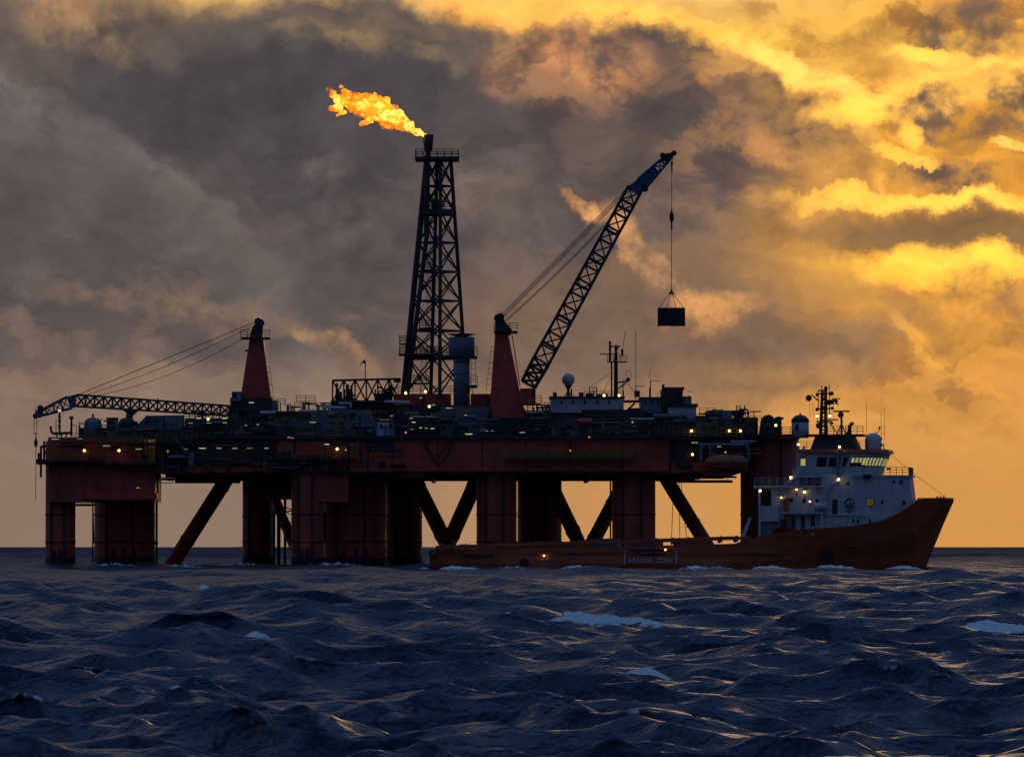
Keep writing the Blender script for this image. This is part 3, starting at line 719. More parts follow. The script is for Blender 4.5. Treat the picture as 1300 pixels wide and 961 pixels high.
# vessels and housings with their own outline, standing on the deck
def vessel(label, p, w, q0, q1, Y, mat='bluegrey'):
    c = at(p, q1, Y); r = w / 2 / F * Y; zt = Zr(q0, Y)
    t = thing('storage_tank', label, 'tank', c)
    lathe('shell', mat, t, c, [(r, c.z), (r, zt - r * .8), (r * .94, zt - r * .45), (r * .7, zt - r * .15), (r * .3, zt - r * .02), (.02, zt)], 20)
    tube('skirt', 'steel', t, c - Vector((0, 0, .1)), c + Vector((0, 0, .35)), r * 1.06, 20)
    tube('nozzle', 'steel', t, (c.x, Y, zt - .1), (c.x, Y, zt + .5), .14); ladder('steel', t, (c.x + r * .6, Y - r - .1, c.z), (c.x + r * .6, Y - r - .1, zt - r * .5), .45, cage=False)
vessel('domed tank with box beside it on the left end of the deck', 118, 23, 530, 556, 697)
vessel('domed tank below the resting crane boom near the boom cradle', 161, 22, 530, 556, 701, 'steel')
bh = thing('box_stack', 'tall dark box between the two domed tanks on deck', 'housing', at(141, 556, 697))
bpx('shell', 'bluegrey', bh, 135, 148, 531, 556, 696, 3); bpx('louvre', 'steel', bh, 137, 146, 536, 546, 695.8, .19); bpx('cap', 'steel', bh, 134.4, 148.6, 530, 531.2, 695.7, 3.6)
hp = thing('sloped_housing', 'large blue-grey housing with sloping left roof under the left boom', 'housing', at(203, 545, 698))
rg = [[(X(p, Y_), Y_, Zr(q, 698)) for p, q in ((172, 546), (172, 541), (186, 527.5), (234, 527), (234, 546))] for Y_ in (698, 706)]
loft('shell', 'bluegrey', hp, rg)
bpx('roof_panel', 'grey', hp, 208, 233, 529, 541, 697.9, .097)
loft('skylight', 'blue', hp, [[(X(p, 698), 697.93, Zr(q, 698)) for p, q in ((190, 530), (206, 530), (198, 540), (180, 540))], [(X(p, 698), 697.99, Zr(q, 698)) for p, q in ((190, 530), (206, 530), (198, 540), (180, 540))]])
for p in (186, 208, 233): bpx('rib', 'steel', hp, p - .6, p + .6, 528, 545, 697.8, .19)
lm = thing('light_mast', 'thin deck mast with a small white lamp at the left end', 'mast', at(75, 553, 697))
tube('pole', 'steel', lm, at(75.5, 553, 697), at(75.5, 523, 697), .14); ball('lamp', 'tube', lm, at(75.5, 521.5, 697), .22); 
for q in (528, 533, 540): bpx('bracket', 'steel', lm, 73.5, 77, q, q + 2.6, 696.8, .3)
tube('whip', 'steel', lm, at(71, 553, 697), at(71, 532, 697), .05, 5)
gv = thing('gooseneck_vent', 'hooked gooseneck vent pipe with flared post at the far left deck edge', 'vent pipe', at(70, 553, 697))
multi('pipe', 'steel', gv, [(at(64.5, 541, 697), at(64.5, 547, 697), .22), (at(64.5, 547, 697), at(67, 550.5, 697), .22), (at(67, 550.5, 697), at(92, 549.5, 697), .26)])
lathe('flared_post', 'steel', gv, at(90.5, 553, 697), [(.16, Zr(553, 697)), (.14, Zr(533, 697)), (.3, Zr(531, 697)), (.3, Zr(528.5, 697))], 12); multi('bracket', 'steel', gv, [(at(90, 540, 697), at(97, 540, 697), .07), (at(97, 540, 697), at(97, 551, 697), .07)])
for q in (72, 78, 84): tube('support', 'steel', gv, at(q, 550, 697), at(q, 556, 697), .1)
module(498, 510, 530, 558, 703, 6, 'steel', False)
wc = thing('cabin', 'pale blue-white cabin on the deck edge below the flare tower', 'cabin', at(489, 558, YF))
bpx('shell', 'bluegrey', wc, 477, 500, 534, 558, YF - .6, 3); bpx('shell_front', 'white', wc, 479.5, 493, 536, 557.5, YF - .66, .055)
bpx('window', 'glass', wc, 482, 485.5, 539, 544, YF - .72, .055); bpx('window', 'glass', wc, 494.5, 498, 538, 543, YF - .66, .055); bpx('roof', 'steel', wc, 476.5, 500.5, 533, 534.2, YF - .8, 3.4); bpx('door', 'bluegrey', wc, 487, 491.5, 541, 557, YF - .71, .045)
yd = thing('yellow_gantry', 'yellow steel gantry post frame on deck left of the pale cabin', 'gantry', at(432, 556, 695))
multi('frame', 'yellow', yd, [(at(427, 556, 695), at(427, 526, 695), .28), (at(438, 556, 695), at(438, 534, 695), .2), (at(422, 526, 695), at(440, 526, 695), .2), (at(427, 545, 695), at(452, 545, 695), .15), (at(427, 552, 695), at(470, 552, 695), .2)])
rl = thing('hose_drum', 'grey round hose drum standing on deck by the yellow gantry', 'drum', at(449, 552, 695.5))
a = at(449, 540, 695.5)
for dy in (-.6, .6): tube('flange', 'bluegrey', rl, a + Vector((0, dy - .06, 0)), a + Vector((0, dy + .06, 0)), 1.15, 22)
tube('core', 'black', rl, a - Vector((0, .54, 0)), a + Vector((0, .54, 0)), .8, 18); multi('stand', 'steel', rl, [(a + Vector((-.9, -.7, -1.5)), a + Vector((0, -.7, 0)), .09), (a + Vector((.9, -.7, -1.5)), a + Vector((0, -.7, 0)), .09)])
# white pipe runs
for (p0, q0, p1, q1, r) in ((409, 517, 440, 518, .2), (430, 512, 445, 512, .15), (445, 512, 445, 518, .15), (380, 522, 402, 522, .18), (488, 510, 520, 511, .22), (330, 524, 350, 524, .25), (668, 524, 690, 523, .12), (800, 532, 830, 532, .14), (520, 529, 560, 530, .13)):
    tube('pipe', 'white', rig, at(p0, q0, 696), at(p1, q1, 696), r)
# small deck crane arm on the hull side
ka = thing('knuckle_crane', 'small pale knuckle crane folded against the hull left of the first brace', 'crane', at(240, 582, YF - 1))
tube('lower_arm', 'bluegrey', ka, at(213, 580.5, YF - 1.4), at(238, 579.5, YF - 1.4), .28, 12); tube('upper_arm', 'bluegrey', ka, at(221, 557, YF - 1.4), at(236, 573, YF - 1.4), .22, 12)
tube('upper_arm', 'bluegrey', ka, at(236, 573, YF - 1.4), at(243, 583, YF - 1.4), .4, 12); tube('post', 'bluegrey', ka, at(243, 574, YF - 1.4), at(243, 592, YF - 1.4), .42, 12); ball('joint', 'steel', ka, at(238, 576, YF - 1.5), .45)
# ------------------------------------------------------------------ lamps on the platform
def lamp_warm(p, q, dim=False, Y=YF - 2.2):
    c = at(p, q, Y); o = ball('lamp', 'dimwarm' if dim else 'warm', rig, c, .12 if dim else .18, 2)
    box('lamp_bracket', 'steel', o, c.x - .06, c.x + .06, Y + .26, Y + 2.0, c.z - .05, c.z + .05); box('lamp_hood', 'steel', o, c.x - .3, c.x + .3, Y - .15, Y + .35, c.z + .27, c.z + .33)
def lamp_tube(p, q, w=9, Y=YF - 2.0):
    c = at(p, q, Y); L = w / 2 / F * Y
    L *= rnd.uniform(.55, 1.0); o = box('lamp', rnd.choice(['tube', 'tube_mid', 'tube_mid', 'tube_dim']), rig, c.x - L, c.x + L, Y, Y + .16, c.z - .06, c.z + .05)
    box('lamp_housing', 'steel', o, c.x - L - .05, c.x + L + .05, Y + .02, Y + .3, c.z + .083, c.z + .2); box('lamp_bracket', 'steel', o, c.x - .05, c.x + .05, Y + .17, Y + 2, c.z + .0, c.z + .08)
for p, q in ((107, 572), (151, 572), (264, 532), (428, 570), (515, 499), (540, 497), (545, 516), (878, 547), (926, 547), (940, 547), (879, 577), (985, 540), (767, 502), (786, 502)): lamp_warm(p, q, False, 693.5 if q < 520 else YF - 2.2)
for p, q in ((213, 573), (515, 549), (803, 536), (748, 555), (724, 572), (439, 571), (921, 574), (875, 500), (130, 535)): lamp_warm(p, q, True, 693.5 if q < 520 else YF - 2.2)
for p, q in ((70, 557.5), (101, 557), (135, 566), (176, 570), (242, 537), (265, 537), (285, 536.5), (252, 531), (285, 531), (257, 569), (278, 569), (298, 569), (317, 569), (338, 569), (397, 536), (415, 564), (570, 518), (595, 551), (663, 549), (882, 562), (319, 511)): lamp_tube(p, q, 9)
for p, q in ((175, 619), (236, 570), (312, 540), (367, 555), (371, 556), (497, 528), (522, 531), (525, 536), (523, 545), (534, 543), (541, 543.5), (549, 544), (591, 527), (618, 547), (625, 547), (913, 567), (534, 505), (550, 514), (327, 539)): lamp_tube(p, q, 5)

# ------------------------------------------------------------------ flare tower
YT = 720.0
tw = thing('flare_tower', 'tall tapering black lattice tower carrying the burning flare stack', 'tower', at(553, 500, YT))
def tower_ring(q):
    t = (q - 200) / 300.0
    cx = 557 - 4.5 * t; r = (15.2 + 25.5 * t) / F * YT
    c = at(cx, q, YT); th0 = math.radians(9)
    return [c + Vector((r * math.cos(th0 + k * math.pi / 2), r * math.sin(th0 + k * math.pi / 2), 0)) for k in range(4)]
lv = [203, 236, 268, 308, 345, 382, 420, 453, 502]
for k in range(4): tube('leg', 'steel', tw, tower_ring(200)[k], tower_ring(503)[k], .27 if k != 2 else .42, 10)
for q0, q1 in zip(lv[:-1], lv[1:]):
    A, B = tower_ring(q0), tower_ring(q1)
    for j in range(4):
        k = (j + 1) % 4
        tube('cross_brace', 'steel', tw, A[j], B[k], .125, 6); tube('cross_brace', 'steel', tw, A[k], B[j], .125, 6); tube('horizontal_brace', 'steel', tw, A[j], A[k], .13, 6)
def deck_px(p0, p1, q, y0, y1, th=3, rail=True, mat='steel', parent=None):
    parent = parent or tw
    d = box('platform', mat, parent, X(p0, YT), X(p1, YT), y0, y1, Zr(q + th, YT), Zr(q, YT))
    if rail:
        z = Zr(q, YT); x0, x1 = X(p0, YT) + .08, X(p1, YT) - .08
        railing('steel', d, [(x0, y0 + .08, z), (x1, y0 + .08, z), (x1, y1 - .08, z), (x0, y1 - .08, z), (x0, y0 + .08, z)], 1.05, 1.1, .05)
deck_px(527, 583, 200, 717, 723, 3.5); deck_px(534, 574, 267, 717.5, 722.5, 6); deck_px(538, 553, 343, 717.2, 719.5, 2); deck_px(532, 549, 417, 716.5, 719, 2.5)
deck_px(507, 562, 450, 716, 720, 2); deck_px(507, 526, 437, 716.5, 719, 1.5); deck_px(518, 587, 453, 720.5, 724, 3); deck_px(520, 545, 487, 716, 718, 2)
bpx('equipment_box', 'steel', tw, 547, 556.5, 253, 267, 718.5, 1.6)
ladder('steel', tw, at(545, 453, 717.4), at(545, 343, 717.8), .7); ladder('steel', tw, at(549, 343, 718), at(549, 268, 718.4), .6); ladder('steel', tw, at(538, 502, 716.4), at(538, 453, 716.8), .7)
stk = tube('flare_pipe', 'steel', tw, at(541.5, 300, 718), at(542, 197, 718), .42, 14); tube('flare_pipe', 'steel', tw, at(541.5, 300, 718), at(517, 500, 717), .34, 12)
for q in (215, 238, 262, 285): tube('pipe_collar', 'steel', stk, at(541.7, q, 718), at(541.7, q - 1.5, 718), .55, 14)
tip = thing('flare_tip', 'scorched dark flare burner tip on top of the tower', 'burner', at(543, 197, 718))
c = at(543.5, 197, 718)
lathe('burner', 'steel', tip, c, [(.34, c.z), (.36, Zr(192, 718)), (.62, Zr(187, 718)), (.68, Zr(184, 718)), (.68, Zr(170.5, 718)), (.5, Zr(170.3, 718)), (.45, Zr(175, 718))], 20)
for k in range(6):
    a_ = k * math.pi / 3; tube('nozzle', 'steel', tip, c + Vector((.5 * math.cos(a_), .5 * math.sin(a_), .5)), Vector((c.x + .74 * math.cos(a_), 718 + .74 * math.sin(a_), Zr(171, 718))), .07, 5)
for q in (283, 290, 297): ball('insulator', 'steel', tw, at(534, q, 718), .25)
# vent column right of the tower
vt = thing('vent_column', 'blue-grey round column with wider drum head right of the flare tower', 'column', at(586, 515, 708))
YV = 708; c = at(586, 516, YV); z = lambda q: Zr(q, YV)
lathe('shaft', 'bluegrey', vt, c, [(1.16, c.z), (1.16, z(455))], 24); lathe('drum', 'bluegrey', vt, c, [(1.3, z(455.2)), (1.85, z(452)), (1.85, z(430)), (1.7, z(428))], 24)
lathe('cap', 'steel', vt, c, [(.8, z(427.8)), (1.0, z(427)), (2.0, z(424.5)), (2.0, z(424)), (.5, z(425))], 20)
for q in (452, 489):
    d = bpx('platform', 'steel', vt, 592, 606, q, q + 3, YV - 1.3, 2.6); railing('steel', d, [at(597, q, YV - 1.2), at(606, q, YV - 1.2), at(606, q, YV + 1.2)], 1.3, 1, .05)
ladder('steel', vt, at(601, 489, YV - 1), at(601, 455, YV - 1), .6); ladder('yellow', vt, at(595.5, 514, YV - 1.6), at(594, 489, YV - 1.6), .3, cage=False)
for q in (460, 475, 495): tube('band', 'bluegrey', vt, (c.x, YV, z(q)), (c.x, YV, z(q - 1.2)), 1.22, 24)
# ------------------------------------------------------------------ pedestal cranes
def sheave(parent, c, r, th=.25, mat='steel'):
    c = Vector(c); return tube('sheave', mat, parent, c - Vector((0, th / 2, 0)), c + Vector((0, th / 2, 0)), r, 18)
def quad(c, along, half_d, half_w):
    """corner ring of a boom: c centre, along = boom axis, half_d in the picture plane, half_w across"""
    a = Vector(along).normalized(); up = Vector((-a.z, 0, a.x)); y = Vector((0, 1, 0))
    return [c + up * half_d - y * half_w, c + up * half_d + y * half_w, c - up * half_d + y * half_w, c - up * half_d - y * half_w]
def tower_house(cr, pts, Y, dep):
    """tapering A-frame house: pts = outline (px,row)"""
    loft('crane_tower', 'red', cr, [[(X(p, Y), Y + d, Zr(q, Y)) for p, q in pts] for d in (0, dep)])
# left crane, boom lowered
YL = 706.0
cl = thing('pedestal_crane', 'red pedestal crane at left with its lattice boom lowered level to the left', 'crane', at(323, 520, YL), 'pedestal cranes on the platform')
tower_house(cl, [(304, 512), (306, 500), (317.5, 424), (333, 424), (343, 500), (345, 512)], YL, 3.4)
bpx('machinery_house', 'steel', cl, 292, 345, 505, 522, YL - .6, 4.6); bpx('counter_house', 'grey', cl, 335, 352, 508, 522, YL - .3, 4); bpx('operator_cab', 'bluegrey', cl, 294, 306, 497, 509, YL - 1.2, 2); bpx('cab_window', 'glass', cl, 295, 300, 499, 505, YL - 1.27, .065)
lathe('slew_ring', 'steel', cl, at(322, 530, YL + 1.7), [(2.2, Zr(535, YL)), (2.2, Zr(521, YL))], 24)
loft('head', 'steel', cl, [[(X(p, YL), YL + d, Zr(q, YL)) for p, q in ((317, 425), (320, 415), (326, 406), (331, 405), (333, 410), (332, 425))] for d in (.6, 2.8)])
sheave(cl, at(330.5, 410, YL + .4), .55); sheave(cl, at(327, 408, YL + 1.7), .5); tube('aerial', 'steel', cl, at(328, 406, YL + 1), at(328, 403, YL + 1), .06, 5)
hd = bpx('head_platform', 'steel', cl, 305, 342, 428, 429.5, YL - .9, 5); railing('steel', hd, [at(305, 428, YL - .8), at(342, 428, YL - .8)], 1.05, 1, .045); railing('steel', hd, [at(305, 428, YL + 4), at(342, 428, YL + 4)], 1.05, 1, .045)
ladder('steel', cl, at(344.5, 505, YL + 1), at(339.5, 465, YL + 1), .6, cage=True); tube('lug', 'steel', cl, at(311, 445, YL), at(314, 445, YL), .15)
a0 = at(291, 521.5, YL + 1.5); a1 = at(97, 508.5, YL + 1.5); ax = a1 - a0
bm_ = thing('lattice_boom', 'lowered lattice boom with blue tip reaching left over the deck', 'boom', a0)
truss(bm_, quad(a0, ax, .68, .9), quad(a1, ax, .82, .8), 17, .13, .075, 'steel', style='x')
tipc = at(48, 526, YL + 1.5); kx = tipc - a1
q1 = quad(a1, ax, .86, .82); q1b = quad(at(88, 511, YL + 1.5), kx, .86, .8); q2 = quad(tipc, kx, .32, .5)
loft('knee_section', 'blue', bm_, [q1, q1b]); truss(bm_, q1b, q2, 4, .15, .08, 'blue', style='w')
for s_ in (0, 2): loft('side_plate', 'blue', bm_, [[q1b[s_].lerp(q2[s_], t), q1b[(s_ + 1) % 4].lerp(q2[(s_ + 1) % 4], t)] + [q1b[(s_ + 1) % 4].lerp(q2[(s_ + 1) % 4], t) + Vector((0, 0, -.12)), q1b[s_].lerp(q2[s_], t) + Vector((0, 0, -.12))] for t in (0, 1)])
loft('tip_plate', 'blue', bm_, [[(X(p, YL), YL + d, Zr(q, YL)) for p, q in ((55, 519), (50, 530), (42, 530), (41.5, 527), (47, 520))] for d in (.9, 2.1)])
sheave(bm_, at(51, 518, YL + .8), .42); sheave(bm_, at(45, 528, YL + 1.5), .4); tube('aerial', 'steel', bm_, at(45.5, 524, YL + 1), at(45.5, 519, YL + 1), .1, 5)
for (p, q) in ((200, 508), (120, 504)): tube('lamp_bracket', 'steel', bm_, at(p, q, YL + .6), at(p, q - 3, YL + .6), .06, 5)
for dy in (.5, 2.4): cable(cl, at(326, 408, YL + dy), at(99, 501, YL + dy), .055, name='pendant_rope')
for dy in (.8, 2.1): cable(cl, at(320, 414, YL + dy), at(106, 502.5, YL + dy), .05, .6, name='pendant_rope')
cable(cl, at(318, 424, YL + 1.5), at(118, 503, YL + 1.5), .045, 1.2, name='hoist_rope')
hk = thing('hook_block', 'black hook block hanging on two ropes from the lowered left boom tip', 'hook', at(46, 570, YL + 1.5))
cable(hk, at(43.2, 530, YL + 1.5), at(43.2, 550, YL + 1.5), .045); cable(hk, at(46.5, 530, YL + 1.5), at(46.5, 550, YL + 1.5), .045); multi('spreader', 'steel', hk, [(at(42.5, 550.5, YL + 1.5), at(47.5, 550.5, YL + 1.5), .1)])
lathe('block', 'steel', hk, at(45.5, 565, YL + 1.5), [(.06, Zr(568, YL)), (.22, Zr(565, YL)), (.28, Zr(561, YL)), (.1, Zr(556, YL)), (.05, Zr(551, YL))], 12); cable(hk, at(45.5, 568, YL + 1.5), at(45.5, 636, YL + 1.5), .045)
ck = thing('boom_cradle', 'dark triangular boom rest on a post under the left boom', 'boom rest', at(165, 545, YL + 1.5))
loft('cradle', 'steel', ck, [[(X(p, YL), YL + d, Zr(q, YL)) for p, q in ((154.5, 519.5), (175.5, 519.5), (167, 527.5), (163, 527.5))] for d in (.3, 2.7)])
tube('post', 'steel', ck, at(165, 527.4, YL + 1.5), at(165, 545, YL + 1.5), .4, 10); tube('strut', 'steel', ck, at(165, 529, YL + 1.5), at(172, 545, YL + 1.5), .2)
# main crane, boom raised
YM = 700.0
cm = thing('pedestal_crane', 'red pedestal crane at centre with its boom raised lifting a container', 'crane', at(643, 530, YM), 'pedestal cranes on the platform')
tower_house(cm, [(619, 530), (622, 512), (628.5, 424), (645, 424), (663, 512), (667, 530)], YM, 4.2)
lathe('pedestal', 'red', cm, at(643, 600, YM + 2.2), [(2.35, Zr(585, YM)), (2.35, Zr(528, YM))], 28)
loft('head', 'steel', cm, [[(X(p, YM), YM + d, Zr(q, YM)) for p, q in ((628, 425), (628.5, 408), (631, 399), (637, 399), (641, 408), (650, 418), (648, 425))] for d in (.7, 3.4)])
sheave(cm, at(632.5, 404, YM + .5), .6); sheave(cm, at(635, 403, YM + 2), .6); tube('aerial', 'steel', cm, at(636, 401, YM + 1), at(636, 396, YM + 1), .07, 5)
hd = bpx('head_platform', 'steel', cm, 627, 657, 420, 421.5, YM - .9, 6); railing('steel', hd, [at(627, 420, YM - .8), at(657, 420, YM - .8)], 1.1, 1, .045); railing('steel', hd, [at(627, 420, YM + 5), at(657, 420, YM + 5)], 1.1, 1, .045)
ladder('steel', cm, at(619.5, 502, YM + 1), at(627, 440, YM + 1), .7); bpx('machinery_house', 'red', cm, 660, 676, 493, 514, YM - .2, 4.4)
cab = bpx('operator_cab', 'red', cm, 670, 680, 493, 513, YM - 1.5, 2.4); bpx('cab_window', 'glass', cab, 675, 679.5, 495, 504, YM - 1.57, .065)
pl = bpx('cab_platform', 'steel', cm, 668, 687, 512, 514, YM - 1.8, 3.4); railing('steel', pl, [at(678, 512, YM - 1.7), at(687, 512, YM - 1.7), at(687, 512, YM + 1.4)], 1.1, .9, .05)
b0 = at(671, 488, YM + 2); b1 = at(806, 240, YM + 2); bx_ = b1 - b0
bn = thing('lattice_boom', 'raised lattice boom with blue tip lifting the container at centre', 'boom', b0)
# tapered foot then parallel lattice
m0 = b0.lerp(b1, .12)
truss(bn, quad(b0, bx_, 1.0, 1.3), quad(m0, bx_, 1.15, 1.1), 3, .24, .14, 'steel', style='x')
truss(bn, quad(m0, bx_, 1.15, 1.1), quad(b1, bx_, .98, .9), 13, .2, .105, 'steel', style='w')
for t in (.2, .34, .5, .63, .78, .9):
    p = b0.lerp(b1, t); r_ = quad(p, bx_, 1.2 - .15 * t, 1.15)
    for j in range(4): tube('collar', 'steel', bn, r_[j], r_[(j + 1) % 4], .15, 6)
tp = at(851, 197, YM + 2); kx = tp - b1
q1 = quad(b1 - bx_.normalized() * .4, bx_, 1.1, .95); q1b = quad(at(815, 233, YM + 2), kx, .85, .85); q2 = quad(tp, kx, .38, .5)
loft('knee_section', 'blue', bn, [q1, q1b]); truss(bn, q1b, q2, 4, .17, .1, 'blue', style='w')
for s_ in (0, 1, 2, 3):
    if s_ % 2: loft('side_plate', 'blue', bn, [[q1b[s_].lerp(q2[s_], t), q1b[(s_ + 1) % 4].lerp(q2[(s_ + 1) % 4], t), q1b[(s_ + 1) % 4].lerp(q2[(s_ + 1) % 4], t * .999 + .001) + Vector((.1, 0, .1)), q1b[s_].lerp(q2[s_], t) + Vector((.1, 0, .1))] for t in (0, .45)])
loft('tip_plate', 'steel', bn, [[(X(p, YM), YM + d, Zr(q, YM)) for p, q in ((840, 202), (846, 194), (859, 190.5), (860, 193.5), (855, 197), (848, 203))] for d in (1.3, 2.7)])
sheave(bn, at(842, 197, YM + 1.2), .42); sheave(bn, at(856, 194, YM + 2), .38); sheave(bn, at(819, 239, YM + 1.1), .5); sheave(bn, at(819, 239, YM + 2.9), .5)
for dy, dp in ((.6, 0), (1.6, 1.5), (3.2, 3)): cable(cm, at(634 + dp, 402 + dp, YM + dy), at(797 + dp, 238 + dp, YM + dy), .055, name='pendant_rope')
for dy, dp in ((1.0, 5), (2.6, 6)): cable(cm, at(634 + dp, 404 + dp, YM + dy), at(797 + dp, 243 + dp, YM + dy), .055, .5, name='pendant_rope')
cable(cm, at(650, 425, YM + 1), at(660, 490, YM + 1), .07, name='hose', mat='black'); cable(bn, at(664, 470, YM + .7), at(700, 420, YM + .7), .06, 2.2, name='hose', mat='black')
# suspended container
YC = YM + 2
lh = thing('hoist_line', 'long hoist rope with hook weight hanging from the raised boom tip', 'hoist rope', at(853, 368, YC))
for p in (852.2, 854.4): cable(lh, at(p, 196, YC), at(p, 209, YC), .045)
multi('upper_block', 'steel', lh, [(at(853.3, 205, YC), at(853.3, 218, YC), .14)]); cable(lh, at(853.3, 216, YC), at(852.7, 370, YC), .05)
lathe('weight', 'black', lh, at(853, 270, YC), [(.08, Zr(293, YC)), (.12, Zr(289, YC)), (.1, Zr(282, YC)), (.3, Zr(279, YC)), (.32, Zr(273, YC)), (.1, Zr(268, YC)), (.06, Zr(264, YC))], 14)
ct = thing('shipping_container', 'dark navy steel container hanging on slings in the air', 'container', at(852.5, 414, YC))
x0, x1, zt, zb = X(835.3, YC), X(869.7, YC), Zr(391, YC), Zr(413.6, YC); y0, y1 = YC - 1.25, YC + 1.25
ct_rot = box('body', 'navy', ct, x0 + .06, x1 - .06, y0 + .05, y1 - .05, zb + .06, zt - .06)
for xx in (x0, x1 - .14):
    for yy in (y0, y1 - .14): box('corner_post', 'navy', ct, xx, xx + .14, yy, yy + .14, zb, zt)
for zz in (zb, zt - .14):
    for yy in (y0 + .002, y1 - .142): box('rail', 'navy', ct, x0 + .141, x1 - .141, yy, yy + .14, zz, zz + .14)
for k in range(14): xx = x0 + .3 + k * (x1 - x0 - .6) / 13; box('corrugation', 'navy', ct, xx - .06, xx + .06, y0 + .005, y0 + .049, zb + .15, zt - .15)
for xx in (x0 + .1, x0 + .9, x1 - .9, x1 - .1): box('foot', 'navy', ct, xx - .07, xx + .07, y0 + .1, y0 + .3, zb - .12, zb + .0)
sg = thing('lifting_sling', 'four-leg rope sling between hoist hook and hanging container', 'sling', at(852.7, 369, YC))
tc_ = at(852.7, 369, YC)
for p, dy in ((837, -1.1), (847, 1.1), (858, -1.1), (868.5, 1.1)):
    e = Vector((X(p, YC), YC + dy, zt)); mid = tc_.lerp(e, .22)
    cable(sg, tc_, e, .04, name='sling_leg'); cable(sg, tc_, mid, .09, name='thimble')
ball('ring', 'steel', sg, tc_, .14)
# ------------------------------------------------------------------ accommodation and masts on the right of the deck
YH = 703.0
h1 = thing('deckhouse', 'long white deckhouse with satellite dome and mast on its roof', 'deckhouse', at(745, 523, YH))
bpx('wall', 'white', h1, 699, 792, 505, 524, YH, 9); bpx('roof', 'steel', h1, 697.5, 793.5, 503, 505.2, YH - .4, 9.8)
for p in range(704, 790, 7): bpx('wall_rib', 'white', h1, p, p + .8, 506, 523.5, YH - .1, .098)
for p in (711, 726, 741, 757, 772): bpx('window', 'glass', h1, p, p + 3, 509, 513, YH - .05, .045)
railing('steel', h1, [at(742, 503, YH + 2), at(792, 503, YH + 2)], .8, 1.3, .04)
for (p, w, q) in ((702, 5, 498), (735, 6, 498), (744, 10, 499), (757, 8, 500), (767, 5, 499.5)): bpx('roof_unit', 'steel', h1, p, p + w, q, 503, YH + 1, 1.5)
multi('roof_frame', 'steel', h1, [(at(748.5, 503, YH + 2), at(748.5, 491.5, YH + 2), .1), (at(757.5, 503, YH + 2), at(757.5, 491.5, YH + 2), .1), (at(748.5, 491.7, YH + 2), at(757.5, 491.7, YH + 2), .08), (at(753, 503, YH + 2), at(753, 492, YH + 2), .05), (at(748.5, 497, YH + 2), at(757.5, 497, YH + 2), .05)])
h2 = thing('deckhouse', 'grey-white stepped deckhouse with a dark upper block right of the mast', 'deckhouse', at(850, 535, YH))
bpx('wall', 'bluegrey', h2, 813, 842, 506, 524, YH + 1, 7); bpx('wall', 'white', h2, 848, 884, 516, 537, YH - .5, 8); up = bpx('upper_block', 'steel', h2, 840, 867, 494, 520, YH + .2, 6); bpx('roof', 'steel', h2, 842, 869, 491.5, 494.2, YH - .2, 6.4)
bpx('roof', 'steel', h2, 847, 886.5, 512.5, 516.2, YH - .8, 8.6); tube('chimney', 'steel', h2, at(842, 498, YH + 2), at(842, 488, YH + 2), .2); bpx('window', 'glass', up, 858, 864, 500, 506, YH + .1, .095); bpx('window', 'glass', h2, 872, 876, 527, 534, YH - .56, .055); bpx('door', 'steel', h2, 877.5, 880, 527, 536.5, YH - .55, .045); bpx('wall', 'bluegrey', h2, 868, 878, 503, 514, YH + 1, 4); tube('light_post', 'steel', h2, at(874.5, 508, YH), at(874.5, 499, YH), .06)
for p in (818, 826, 834): bpx('window', 'glass', h2, p, p + 3, 509, 513, YH + .95, .045)
bpx('roof', 'steel', h2, 812, 841.5, 504, 506.2, YH + .7, 7.6); bpx('link_beam', 'steel', h2, 792, 814, 508, 511, YH + 2, 1.5); multi('strut', 'steel', h2, [(at(795, 522, YH + 2), at(806, 512, YH + 2), .2)])
multi('aerial', 'steel', h2, [(at(826, 505, YH + 2), at(826, 483, YH + 2), .09), (at(825, 483.5, YH + 2), at(838, 484, YH + 2), .06), (at(825, 504, YH + 2), at(825, 492, YH + 2), .14), (at(825.2, 482, YH + 2), at(825.2, 471, YH + 2), .035), (at(835, 505, YH + 2), at(835, 497, YH + 2), .05)])
sdm = thing('satellite_dome', 'white ball satellite dome on a stem at left of the deckhouse roof', 'satellite dome', at(721.5, 503, YH + 3))
tube('stem', 'steel', sdm, at(721.5, 503, YH + 3), at(721.5, 488, YH + 3), .22, 10); ball('radome', 'dome', sdm, at(721.5, 482, YH + 3), .9, 3); lathe('collar', 'steel', sdm, at(721.5, 490, YH + 3), [(.2, Zr(494, YH + 3)), (.55, Zr(489.5, YH + 3)), (.5, Zr(489, YH + 3))], 14); multi('base', 'steel', sdm, [(at(717, 503, YH + 3), at(721.5, 497, YH + 3), .12), (at(726, 503, YH + 3), at(721.5, 497, YH + 3), .12)]); tube('post', 'steel', sdm, at(725.5, 503, YH + 3), at(725.5, 494, YH + 3), .13)
ms = thing('radio_mast', 'dark radio mast with crossarms on the white deckhouse roof', 'mast', at(781, 503, YH + 4)); YA = YH + 4
lathe('pole', 'steel', ms, at(782, 503, YA), [(.3, Zr(503, YA)), (.26, Zr(460, YA)), (.16, Zr(440, YA)), (.12, Zr(438, YA))], 12)
deck_ = bpx('crosstree', 'steel', ms, 770.5, 796, 458.5, 460, YA - .5, 1.2); railing('steel', deck_, [at(771, 458.5, YA - .4), at(796, 458.5, YA - .4)], .8, .9, .04)
